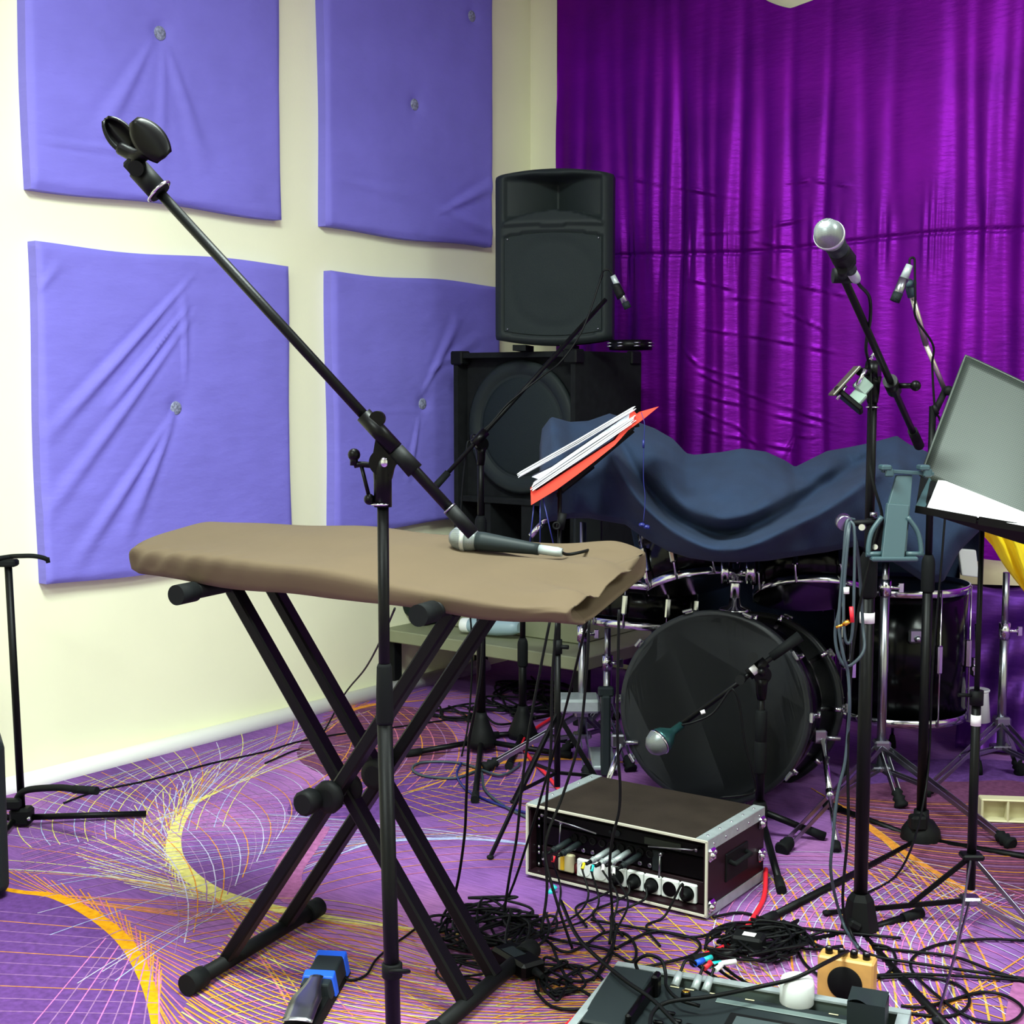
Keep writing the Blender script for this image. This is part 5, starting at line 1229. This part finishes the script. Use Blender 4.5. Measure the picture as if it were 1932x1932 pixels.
MB().prism([P(1727, 958, 2.99), P(1745, 958, 2.99), P(1772, 905, 3.10), P(1756, 898, 3.10)], (0, .004, .001)).build('end_bracket', M_teal, md)
pw = [V(P(1750, 958, 2.985)), V(P(1771, 905, 3.09)), V(P(2060, 1040, 2.86)), V(P(2040, 1080, 2.78))]
tag(MB().prism([P(1750, 959, 2.98), P(1772, 905, 3.085), P(2050, 1030, 2.85), P(2040, 1012, 2.75)], (0, 0.002, .003)).build('paper_sheet', M_paper), 'white paper sheets resting on the shelf of the perforated desk', 'paper')
MB().cyl(T2 + up * .42, V((T2.x, T2.y, P(1860, 1000, 3.1).z)), .0062, seg=14).build('upper_tube', M_blk, md)
MB().cyl(T2 + up * .085, V((T2.x, T2.y, P(1838, 1310, 3.1).z)), .0105, seg=18).build('lower_tube', M_blk, md)
zz = P(1838, 1312, 3.1).z
MB().cyl(T2 + up * (zz - .022), T2 + up * (zz + .012), .0155, seg=18).cyl(T2 + up * zz, T2 + V((-.045, -.01, zz + .003)), .0045).build('clamp', M_blkm, md)
MB().cyl(T2 + up * (zz - .07), T2 + up * (zz - .045), .0115, seg=18).build('white_tape_band', M_tape, md)
zc, zl = P(1825, 1615, 3.1).z, P(1822, 1698, 3.1).z
MB().rbox(T2 + up * zc, (.05, .04, .014), .004).build('collar', M_blk, md); MB().rbox(T2 + up * zl, (.045, .04, .02), .005).build('lower_collar', M_chrd, md)
for ft_ in (F(1560, 1722, .008), F(1768, 1925, .008), F(2120, 1850, .008)):
    ft_ = V(ft_); lo = T2 + up * zl; o = MB().bar(lo, ft_, .004, .013).bar(T2 + up * zc, lo.lerp(ft_, .42) if ft_.y > 2.8 else lo.lerp(ft_, .5), .004, .012).build('leg', M_blk if ft_.y > 2.8 else M_chrd, md)
    MB().sph(ft_, .011, (1, 1, .6), 12).build('rubber_foot', M_rub, o)
# ================================================================ right background
# violet draped box
bxp = P(1890, 1100, 4.72); zt2 = bxp.z
Mv = frame((P(1812, 1100, 4.62).x, 4.62, 0), V((1, -.25, 0)), V((.25, 1, 0)))
rows = []
for i in range(40):
    v = i / 39; row = []
    for j in range(60):
        u = j / 59; x = u * .75
        if v < .22: y = .32 * (1 - v / .22); z = zt2 + .006 * math.sin(x * 30 + y * 20)
        else:
            k = (v - .22) / .78; y = -.02 - .02 * math.sin(x * 38 + 2 * math.sin(k * 4)) * k - .015 * math.sin(x * 70 + k * 9) * k + .012 * math.sin(k * 22 + x * 12); z = zt2 * (1 - k) + .012 * k
        row.append(V((x, y, z)))
    rows.append(row)
MBv = MB(Mv); MBv.grid(rows)
tag(MBv.build('draped_box', M_satin, solid=.003), 'box covered in shiny violet fabric beside the floor tom', 'draped box')
rows = []
for i in range(16):
    row = []
    for j in range(30):
        u, v = j / 29, i / 15; a = math.pi * v
        row.append(V((.0 + .62 * u, .03 + .22 * (1 - math.cos(a)) / 2, zt2 + .008 + (.085 - .02 * math.sin(u * 5)) * math.sin(a) ** .6)))
    rows.append(row)
tag(MB(Mv).grid(rows).build('cushion', mat('beige_canvas', (196, 184, 150), .9, bump=.3, bscale=60, var=.15)), 'beige cushion lying on the violet draped box under the yellow cloth', 'cushion')
# white folded thing leaning on its left
tag(MB().prism([P(1808, 1035, 4.5), P(1842, 1038, 4.5), P(1848, 1090, 4.5), P(1815, 1086, 4.5)], (0, .02, 0)).build('card', M_white, bevel=.004), 'small white card standing at the left end of the beige cushion', 'card')
# yellow cloth hanging over the desk rod
C_ = []
rows = []
for i in range(26):
    v = i / 25; row = []
    cx_ = 1858 + 95 * v ** .7 - 10 * v; cy_ = 992 + 120 * v ** 1.4
    for j in range(15):
        u = j / 14 * 2 - 1; wd = 8 + 34 * math.sin(math.pi * min(1, v * .8 + .1))
        x = cx_ + wd * u * .45; y = cy_ - wd * u * .85 * (1 - v * .5)
        row.append(P(x, y, 3.35 - .05 * (1 - u * u) + .018 * math.sin(u * 7 + v * 5)))
    rows.append(row)
tag(MB().grid(rows).build('yellow_cloth', M_yel, solid=.003), 'bright yellow cloth hanging below the perforated desk at the right edge', 'cloth')
# white case and cup on the floor
wc = F(1880, 1400, .0); Mw = frame(F(1800, 1412), V((1, -.30, 0)), V((.30, 1, 0)))
r = thing('equipment_case', 'white plastic equipment box on the floor beside the violet draped box', 'box', Mw @ V((.25, .12, 0)))
MB(Mw).rbox((.27, .14, .055), (.50, .30, .05), .012).build('lid', M_white, r)
MB(Mw).rbox((.27, .14, .018), (.48, .28, .035), .008).build('base', M_blkm, r)
MB(Mw).rbox((.20, .18, .088), (.16, .14, .022), .008).build('raised_cover', M_white, r)
cu = P(1845, 1332, 4.5)
r = thing('paper_cup', 'white cup standing upside down near the floor tom legs', 'cup', (cu.x, cu.y, .08)); 
MB().lathe([(.041, -.05), (.033, .045), (.036, .052)], cu, seg=28).build('cup_wall', M_white, r); MB().lathe([(.001, .05), (.036, .05), (.037, .056), (.035, .058)], cu, seg=28).build('rim', M_white, r)
# cream moulded tray
Mt = frame(F(1850, 1552), V((1, -.12, 0)), V((.12, 1, 0)))
r = thing('moulded_tray', 'cream moulded tray standing on its edge on the carpet at right', 'tray', Mt @ V((.1, .03, 0)))
mb = MB(Mt); mb.rbox((.14, .04, .035), (.28, .008, .066), .003); mb.rbox((.14, .02, .066), (.28, .045, .007), .003).rbox((.14, .02, .005), (.28, .045, .007), .003)
for x in (.004, .075, .15, .22, .277): mb.rbox((x, .02, .035), (.007, .045, .064), .003)
mb.build('tray_body', M_cream, r)
# ================================================================ left edge: guitar stand and amplifier
G = F(42, 1558); gs = thing('guitar_stand', 'black guitar stand at the left edge in front of the cream wall', 'guitar stand', G)
zt3 = P(8, 1062, G.y).z
MB().cyl(G + up * .05, V((G.x - .015, G.y, zt3)), .0105, seg=18).build('pole', M_blk, gs)
mb = MB(); zz = P(8, 1052, G.y).z; mb.tube(catmull([P(-30, 1062, G.y), P(-5, 1054, G.y - .02), P(20, 1050, G.y), P(40, 1049, G.y - .03), P(62, 1049, G.y - .04), P(80, 1052, G.y - .03), P(90, 1056, G.y - .02)], 6), .0065, 12); mb.cyl(P(89, 1052, G.y - .02), P(91, 1062, G.y - .02), .006); mb.rbox(P(14, 1062, G.y), (.055, .04, .02), .005); mb.build('neck_yoke', M_rub, gs)
mb = MB(); mb.tube(catmull([P(30, 1530, G.y), P(32, 1508, G.y), P(50, 1491, G.y - .02), P(110, 1486, G.y - .1), P(150, 1490, G.y - .15), P(182, 1492, G.y - .17)], 6), .0095, 12).cyl(P(140, 1489, G.y - .14), P(183, 1492, G.y - .17), .0115); mb.build('body_arm', M_rub, gs)
MB().rbox(G + up * .03, (.06, .05, .05), .008).rbox(G + V((-.02, -.02, .07)), (.05, .03, .03), .006).build('base_joint', M_blkm, gs)
f1 = F(276, 1535, .012); MB().cyl(G + V((0.02, 0, .025)), f1, .0088, seg=16).build('leg', M_blk, gs); MB().cyl(G + V((-.02, .0, .02)), F(-60, 1528, .012), .0088).build('leg', M_blk, gs); MB().cyl(G + V((-.02, .0, .02)), F(-60, 1650, .012), .0088).build('leg', M_blk, gs)
MB().sph(G + V((.03, -.03, .03)), .006, seg=10).build('screw', M_chr, gs)
ap = F(20, 1700); r = thing('amplifier', 'black rounded amplifier cabinet cut off by the left edge', 'amplifier', ap + V((-.2, .13, 0)))
zA = P(0, 1392, ap.y).z
Rz_ = Matrix.Rotation(math.radians(24), 3, 'Z'); MB().rbox(ap + Rz_ @ V((-.205, .12, zA / 2 + .002)), (.41, .24, zA - .006), .022, Rz_).build('cabinet', M_spk, r, bevel=.008)
MB().rbox(ap + Rz_ @ V((-.205, -.002, zA / 2)), (.34, .01, zA - .08), .004, Rz_).build('grille', M_grille, r)
# ================================================================ floor things in the foreground
# pedal with blue bands
Pd = F(600, 1892); ang = math.radians(62)
Mp = frame(F(566, 1945), (F(632, 1832) - F(566, 1945)), None)
r = thing('foot_pedal', 'black foot switch pedal with two blue bands and a metal tread', 'pedal', Mp @ V((.12, 0, 0)))
def wedge(mb, x0, x1, w, z0, z1, zz0=0.0):
    vs = [(x0, -w, zz0), (x1, -w, zz0), (x1, w, zz0), (x0, w, zz0), (x0, -w * .8, z0), (x1, -w * .8, z1), (x1, w * .8, z1), (x0, w * .8, z0)]
    return mb.add(vs, [(0, 3, 2, 1), (4, 5, 6, 7), (0, 1, 5, 4), (1, 2, 6, 5), (2, 3, 7, 6), (3, 0, 4, 7)])
wedge(MB(Mp), -.03, .27, .038, .018, .024).build('base_plate', M_blkm, r, bevel=.003)
wedge(MB(Mp), .11, .265, .036, .045, .052, .012).build('housing', M_dgrey, r, bevel=.004)
for x0, x1 in ((.135, .158), (.232, .256)):
    mb = MB(Mp); wedge(mb, x0, x1, .0395, .0495, .0555, .008); mb.build('blue_band', M_blue, r, bevel=.003)
rows = [[V((-.02 + .15 * i / 14, (.030 if i < 7 else .030 - .016 * math.sin((i - 7) / 7 * math.pi / 2)) * k, .034 + .02 * i / 14 - .006 * (1 - min(1, i / 4)) + .003 * (1 - k * k))) for k in (-1, -.5, 0, .5, 1)] for i in range(15)]
MB(Mp).grid(rows).build('metal_tread', M_chrd, r, solid=.002)
mb = MB(); mb.tube(catmull([Mp @ V((.262, -.01, .02)), F(655, 1848, .006), F(690, 1840, .006), F(712, 1808, .006), F(760, 1770, .006), F(820, 1740, .006), F(900, 1800, .006)], 8), .0028); tag(mb.build('cable', M_cable), 'thin black cable leaving the blue banded foot pedal', 'cable')
# power adapter
Ma = frame(F(925, 1822), F(998, 1868) - F(925, 1822), None)
r = thing('power_adapter', 'black power adapter brick lying on the carpet among cables', 'power adapter', Ma @ V((.06, .03, 0)))
MB(Ma).rbox((.055, .035, .022), (.125, .06, .036), .007).build('brick', M_blkg, r); MB(Ma).cyl((.115, .035, .022), (.145, .035, .02), .009, .006).build('strain_relief', M_rub, r); MB(Ma).rbox((.045, .03, .0405), (.05, .03, .0008), .0003).build('rating_label', M_dgrey, r)
# pedal board in its aluminium edged tray
Zt = .075; PA_, PB_ = F(1168, 1816, Zt), F(1716, 1908, Zt); x_ = (PB_ - PA_).normalized(); WB = (PB_ - PA_).length; y_ = V((x_.y, -x_.x, 0))   # y towards the camera
Mb = frame((PA_.x, PA_.y, 0), x_, V((-x_.y, x_.x, 0))); DB = .42
r = thing('effects_tray', 'aluminium edged flight case tray with floor processor in the right foreground', 'flight case', Mb @ V((WB / 2, -DB / 2, 0)))
MB(Mb).box((WB / 2, -DB / 2, .008), (WB, DB, .01)).build('tray_floor', M_blkm, r)
mb = MB(Mb); mb.box((WB / 2, -.004, Zt / 2 + .002), (WB, .008, Zt - .004)).box((.004, -DB / 2, Zt / 2 + .002), (.008, DB, Zt - .004)).box((WB - .004, -DB / 2, Zt / 2 + .002), (.008, DB, Zt - .004)).build('tray_walls', mat('grey_green_board', (96, 112, 108), .5), r)
MB(Mb).box((WB / 2, -.008, Zt), (WB + .006, .02, .004)).box((WB / 2, .0022, Zt - .014), (WB + .006, .003, .03)).build('edge_profile', M_alu, r)
MB(Mb).box((.006, -DB / 2 - .02, Zt - .0002), (.016, DB, .004)).build('edge_profile', M_alu, r)
MB(Mb).box((WB - .008, -DB / 2 - .02, Zt - .0002), (.022, DB, .004)).box((WB + .002, -DB / 2 - .02, Zt - .014), (.003, DB, .03)).build('edge_profile', M_alu, r)
dv_ = thing('floor_processor', 'charcoal multi effects floor processor with treadle inside the tray', 'effects unit', Mb @ V((WB / 2 - .03, -.22, .012)))
z1 = .068
MB(Mb).prism([(.03, -.036, .013), (WB - .05, -.036, .013), (WB - .05, -.40, .013), (.03, -.40, .013)], (0, 0, z1 - .018)).build('chassis', M_dgrey, dv_, bevel=.003)
zt4 = z1 - .004
MB(Mb).rbox((.05, -.16, zt4 + .014), (.085, .21, .012), .004, Matrix.Rotation(math.radians(6), 3, 'X')).rbox((.05, -.16, zt4 + .004), (.075, .2, .012), .003).build('treadle', M_dgrey, dv_)
MB(Mb).rbox((.098, -.15, zt4 + .012), (.012, .20, .03), .004).rbox((.105, -.09, zt4 + .02), (.014, .03, .045), .004).build('treadle_guard', M_blkg, dv_)
MB(Mb).rbox((.36, -.17, zt4 + .003), (.20, .10, .006), .002).build('screen_bezel', M_blkm, dv_)
MB(Mb).rbox((.33, -.17, zt4 + .0065), (.11, .07, .002), .0006).build('display', mat('grey_display', (70, 80, 82), .15), dv_)
MB(Mb).rbox((.43, -.17, zt4 + .0065), (.05, .07, .002), .0006).build('display', mat('dark_display', (44, 52, 54), .15), dv_)
mb = MB(Mb); mb.rbox((.36, -.07, zt4 + .0005), (.28, .018, .002), .0008); mb.build('legend_strip', mat('slate_strip', (92, 108, 106), .4), dv_)
for k in range(5): MB(Mb).lathe([(.009, 0), (.0085, .013), (.007, .016)], (.232 + k * .028, -.235, zt4), seg=20).build('knob', M_blkg, dv_); MB(Mb).lathe([(.0068, 0), (.005, .0012), (.0005, .0014)], (.232 + k * .028, -.235, zt4 + .016), seg=18).build('knob_cap', M_gold, dv_)
MB(Mb).lathe([(.010, 0), (.0095, .014), (.008, .017)], (.165, -.09, zt4), seg=20).build('knob', M_blkg, dv_); MB(Mb).lathe([(.0078, 0), (.005, .0012), (.0005, .0014)], (.165, -.09, zt4 + .017), seg=18).build('knob_cap', M_gold, dv_)
for (x, y) in ((.135, -.165), (.155, -.19), (.125, -.21), (.165, -.215), (.145, -.24), (.185, -.20), (.205, -.24)): MB(Mb).rbox((x + .02, y, zt4 + .004), (.02, .008, .006), .002).build('button', M_blkg, dv_)
for (x, y) in ((.46, -.25), (.52, -.27), (.40, -.30)): MB(Mb).rbox((x, y, zt4 + .008), (.05, .045, .018), .004).build('footswitch', M_blkm, dv_); MB(Mb).rbox((x, y + .014, zt4 + .0175), (.02, .008, .001), .0004).build('gold_mark', M_gold, dv_)
for (x, y) in ((.13, -.045), (.16, -.045), (.21, -.045), (.28, -.045), (.36, -.045), (.44, -.045)): MB(Mb).rbox((x, y, zt4 + .0005), (.018, .003, .0015), .0004).build('legend', M_cream, dv_)
for x, nm in ((.128, 'leftmost'), (.168, 'middle'), (.190, 'right hand')):
    q = thing('jack_plug', nm + ' silver jack plug in the rear of the floor processor', 'plug', Mb @ V((x, -.03, z1)), 'silver jack plugs on the processor rear')
    MB(Mb).cyl((x, -.038, z1 - .006), (x + .003, -.012, z1 + .012), .0085, .0075, 16).build('barrel', M_alu, q); MB(Mb).tube(catmull([(x + .003, -.012, z1 + .012), (x + .012, .02, z1 + .028), (x + .05, .05, .06), (x + .12, .10, .01), (x + .25, .13, .006)], 7), .0032).build('wire', M_cable, q)
    if x > .15: MB(Mb).cyl((x + .008, .006, z1 + .022), (x + .016, .026, z1 + .027), .006, seg=12).build('tape_mark', M_red if x < .18 else M_tape, q)
tag(MB(Mb).lathe([(.030, 0), (.033, .005), (.033, .042), (.030, .052), (.022, .056), (.001, .057)], (.365, -.016, Zt - .016), seg=40).build('white_capsule', mat('glossy_white_plastic', (238, 242, 242), .3, coat=.3)), 'white round plastic device on the rear edge of the tray', 'device')
# wooden preamp box
Mo = frame(F(1548, 1902) + V((0, .03, 0)), V((.90, -.42, 0)), None)
r = thing('wooden_speaker_box', 'small honey wood box with black round grille and four chrome knobs', 'amplifier', Mo @ V((.05, .02, 0)))
HW = P(1548, 1790, 2.8).z + .030
MB(Mo).rbox((.055, .02, HW / 2), (.112, .045, HW), .004).build('body', M_wood, r)
MB(Mo).lathe([(.001, .002), (.033, .002), (.035, 0)], (.055, -.003, HW * .5), (0, -1, 0), 40).build('speaker_grille', M_hole, r)
for k in range(4):
    MB(Mo).lathe([(.0075, 0), (.0078, .012), (.0065, .014)], (.018 + k * .025, .018, HW), seg=18).build('knob', M_blkg, r); MB(Mo).lathe([(.006, 0), (.001, .0006)], (.018 + k * .025, .018, HW + .0142), seg=18).build('knob_top', M_chr, r)
# dark wavy topped gadget
gg = Mb @ V((.507, -.075, 0)); r = thing('tuner', 'dark gadget with wavy top standing on the processor', 'device', (gg.x, gg.y, .066))
mb = MB(frame((gg.x, gg.y, .066), x_, V((-x_.y, x_.x, 0)))); 
rows = [[V((.034 * sx, .028 * sy, 0)) for sx, sy in ((-1, -1), (1, -1), (1, 1), (-1, 1), (-1, -1))], [V((.034 * sx, .028 * sy, .055)) for sx, sy in ((-1, -1), (1, -1), (1, 1), (-1, 1), (-1, -1))]]
mb.grid(rows, False); g2 = [[V((.034 * (2 * i / 12 - 1), .028 * (2 * j / 8 - 1), .055 + .006 * math.sin(i / 12 * 6.2) * (1 - j / 8) + .006 * j / 8)) for i in range(13)] for j in range(9)]
mb.grid(g2); mb.build('body', M_dgrey, r); 
MB(frame((gg.x, gg.y, .066), x_, None)).rbox((0.0, -.045, .006), (.07, .03, .014), .004).build('foot_plate', M_blkm, r)
# ================================================================ loose cables
def cable(label, pts, r=.0033, m=None, grp=None, cat='cable'):
    return tag(MB().tube(catmull(pts, 8), r, 7).build('cable', m or M_cable), label, cat, grp)
hang = [('thin black cable hanging behind the right stand legs, leftmost of the strands under the cover', [(912, 1170, 3.0), (908, 1260, 3.0), (896, 1340, 3.0), (885, 1400, 3.02), (880, 1500, 3.05), (876, 1580, 3.08), (860, 1680, 3.1), (835, 1730, 3.1)]),
        ('black cable falling under the cover between the two base cones of the background stands', [(1038, 1170, 3.1), (1020, 1260, 3.1), (1000, 1370, 3.1), (985, 1480, 3.1), (975, 1580, 3.1), (962, 1650, 3.1), (950, 1730, 3.1)]),
        ('black cable falling in front of the left front edge of the flight case', [(1050, 1175, 3.05), (1042, 1280, 3.05), (1040, 1400, 3.05), (1032, 1500, 3.05), (1028, 1600, 3.05), (1032, 1680, 3.03), (1020, 1765, 3.0)]),
        ('black cable crossing the left front corner of the flight case', [(1112, 1170, 3.05), (1106, 1280, 3.05), (1092, 1400, 3.05), (1062, 1500, 3.05), (1035, 1570, 3.02), (1030, 1620, 3.0), (1050, 1700, 2.95), (1080, 1790, 2.93)]),
        ('thin black cable hanging in front of the bass drum left edge onto the case', [(1168, 1150, 3.0), (1166, 1260, 3.0), (1165, 1330, 3.0), (1166, 1420, 3.0), (1170, 1480, 3.0), (1168, 1530, 3.0), (1156, 1580, 3.0), (1150, 1640, 3.0), (1155, 1720, 3.0), (1150, 1800, 2.97)])]
for lb, pts in hang:
    q = [P(x, y, d) for x, y, d in pts]; q = [V((p.x, p.y, max(p.z, .006))) for p in q]; cable(lb, q, .0034)
cable('thin black cable lying along the cream wall from the guitar stand', [F(120, 1515, .004), F(185, 1492, .004), F(280, 1472, .004), F(400, 1440, .004), F(500, 1418, .004), F(560, 1400, .004), F(640, 1385, .004), F(760, 1370, .004), F(900, 1350, .004)], .003)
cable('thin black cable hanging from the cover down the cream wall', [P(745, 1148, 3.4), P(722, 1200, 3.7), P(690, 1260, 4.2), P(650, 1310, 4.7), F(600, 1395, .01), F(545, 1420, .006), F(500, 1440, .005)], .003)
cable('red cable running on the carpet behind the microphone stands', [F(1062, 1335, .01), F(1040, 1355, .01), F(1010, 1375, .01), F(985, 1400, .01), F(1000, 1430, .01), F(1030, 1460, .01), F(1055, 1490, .01)], .006, M_red)
cable('red cable curving out from the right side of the flight case', [F(1445, 1640, .03), F(1442, 1690, .006), F(1425, 1725, .006), F(1400, 1760, .006), F(1370, 1785, .006), F(1330, 1802, .006)], .0062, M_red)
cable('red cable at the bottom edge left of the effects tray', [F(1130, 1890, .01), F(1100, 1912, .006), F(1070, 1938, .006), F(1040, 1970, .006)], .0085, M_red)
cable('blue grey cable looped on the carpet before the background stand base', [F(1000, 1545, .006), F(950, 1520, .006), F(915, 1490, .006), F(905, 1455, .006), F(860, 1468, .006), F(800, 1464, .006), F(778, 1450, .006), F(800, 1438, .006), F(870, 1440, .006), F(940, 1462, .01), F(975, 1448, .006), F(980, 1440, .006)], .0042, M_cableg)
cable('navy cable bending towards the left side of the flight case', [F(870, 1440, .008), F(862, 1462, .006), F(880, 1490, .006), F(920, 1510, .006), F(960, 1525, .006), F(1000, 1535, .006)], .0038, M_bluewire)
rn = random.Random(5)
# hand laid loops copied from the photo
loops = [
 [(1115, 1735), (1200, 1750), (1290, 1765), (1320, 1780), (1310, 1800), (1260, 1815), (1190, 1830)],
 [(1010, 1755), (1060, 1795), (1100, 1785), (1140, 1760), (1180, 1762), (1200, 1790), (1190, 1815), (1140, 1790), (1060, 1775), (1020, 1765)],
 [(1160, 1790), (1230, 1758), (1300, 1768), (1340, 1762), (1400, 1742), (1480, 1748), (1560, 1756), (1700, 1770)],
 [(1020, 1850), (1060, 1822), (1110, 1828), (1150, 1860), (1190, 1900), (1180, 1930)],
 [(1000, 1840), (1050, 1850), (1100, 1870), (1120, 1890), (1090, 1905), (1040, 1898), (1010, 1870)],
 [(1040, 1780), (1060, 1830), (1080, 1850), (1120, 1845), (1150, 1810), (1160, 1760), (1155, 1720)],
 [(1330, 1790), (1340, 1760), (1380, 1742), (1440, 1744), (1500, 1765), (1560, 1790), (1600, 1795)],
 [(1360, 1800), (1370, 1770), (1410, 1750), (1470, 1765), (1520, 1790), (1590, 1785)],
 [(1345, 1730), (1400, 1722), (1450, 1740), (1490, 1770), (1520, 1820), (1560, 1850)],
 [(1932, 1775), (1860, 1772), (1780, 1780), (1730, 1800), (1720, 1830), (1770, 1880), (1830, 1920), (1900, 1930), (1930, 1905), (1900, 1880), (1850, 1872), (1790, 1888), (1740, 1900), (1700, 1898)],
 [(1932, 1850), (1860, 1845), (1780, 1840), (1700, 1838), (1640, 1842), (1600, 1850)],
 [(1650, 1788), (1720, 1795), (1800, 1805), (1870, 1830), (1960, 1860)],
 [(1660, 1845), (1740, 1843), (1800, 1855), (1828, 1880), (1820, 1905), (1780, 1918), (1700, 1910)],
 [(1645, 1780), (1680, 1790), (1690, 1815), (1670, 1840), (1650, 1845)]]
names = ['crossing below the flight case front', 'making a flat figure between case and tray', 'running from the tray corner towards the tall stand base', 'arching before the tray left corner', 'in a flat ring left of the effects tray', 'dropping from the patch cables to the carpet', 'arched over the heap right of the flight case', 'in the second arch right of the flight case', 'leaving the lower right corner of the flight case', 'in a big lying loop at the lower right corner of the photo', 'running straight to the right edge below the tall stand', 'running from the tall stand base to the right edge', 'in a small curl right of the wooden box', 'bent beside the tall stand base']
for nm, l in zip(names, loops): cable('black cable ' + nm, [F(x, y, .005 + .004 * rn.random()) for x, y in l], .0034)
def tangle(n, cx, cy, rx, ry, label, grp, zmax=.03, r=.0032):
    for k in range(n):
        m_ = rn.randint(9, 15); pts = []; ph = rn.uniform(0, 6.28); ox, oy = rn.uniform(-.25, .25) * rx, rn.uniform(-.3, .3) * ry
        for i in range(m_):
            a = ph + i * rn.uniform(.55, .95); rr = rn.uniform(.45, 1.0)
            pts.append(F(cx + ox + rx * rr * math.cos(a), cy + oy + ry * rr * math.sin(a), .005 + rn.uniform(0, zmax)))
        cable(label, pts, r, grp=grp)
tangle(8, 920, 1745, 115, 55, 'black cable coiled in the heap around the power adapter', 'cables in the heap by the power adapter')
tangle(2, 880, 1830, 75, 30, 'black cable curled below the heap, left of the power adapter', 'cables curled left of the power adapter', .01, .0026)
tangle(3, 1060, 1850, 50, 40, 'black cable curled on the carpet left of the effects tray', 'cables left of the effects tray', .01)
tangle(9, 1450, 1775, 105, 38, 'black cable coiled in the heap between flight case and wooden box', 'cables in the heap before the wooden box', .03)
tangle(6, 1000, 1325, 95, 38, 'black cable coiled on the carpet behind the background stands', 'cables behind the background stands', .02, .0045)
tangle(2, 850, 1345, 60, 20, 'black cable lying in rings left of the background stand base', 'cables left of the background stand base', .01, .004)
# small connectors in the heap
def plug_set(name, label, p0, p1, m1, m2, r=.0065):
    p0, p1 = V(p0), V(p1); q = thing(name, label, 'connector', p0); MB().cyl(p0, p0.lerp(p1, .5), r, seg=14).build('barrel', m1, q); MB().cyl(p0.lerp(p1, .48), p1, r * .85, seg=14).build('tape_mark', m2, q)
plug_set('cable_connector', 'blue and cyan taped connector behind the effects tray rear edge', F(1312, 1818, .085), F(1342, 1806, .085), M_blue, M_cyan)
plug_set('cable_connector', 'cyan taped connector lying lower right of the blue one', F(1332, 1822, .085), F(1388, 1814, .085), M_cyan, M_tape)
plug_set('cable_connector', 'cyan taped connector hanging at the left corner of the flight case', P(1036, 1688, 3.3), P(1048, 1672, 3.3), M_cyan, M_cyan, .007)
r = thing('adapter_block', 'black plug block with white label in the heap before the tall stand', 'adapter', F(1412, 1790))
Mk = frame(F(1412, 1795), V((.9, -.4, 0)), None); MB(Mk).rbox((0, 0, .02), (.07, .05, .04), .006).build('body', M_blkm, r); MB(Mk).rbox((.002, -.002, .0405), (.028, .02, .001), .0003).build('white_label', M_tape, r)
cable('thick black cable sweeping across the effects tray from left', [F(1058, 1700, .12), F(1085, 1760, .10), F(1120, 1800, .10), F(1180, 1850, .10), F(1230, 1885, .095), F(1280, 1935, .09)], .0042)
cable('thick black cable arching over the processor towards the wooden box', [F(1225, 1940, .085), F(1232, 1910, .09), F(1262, 1890, .095), F(1340, 1880, .10), F(1430, 1862, .10), F(1500, 1845, .12), F(1560, 1815, .135), P(1600, 1795, 2.72)], .0042)
cable('black cable ring standing on the rear edge of the tray', [F(1205, 1835, .08), F(1200, 1815, .10), F(1222, 1802, .12), F(1248, 1812, .11), F(1256, 1838, .09), F(1258, 1862, .085), F(1280, 1885, .085), F(1320, 1898, .082)], .0036)
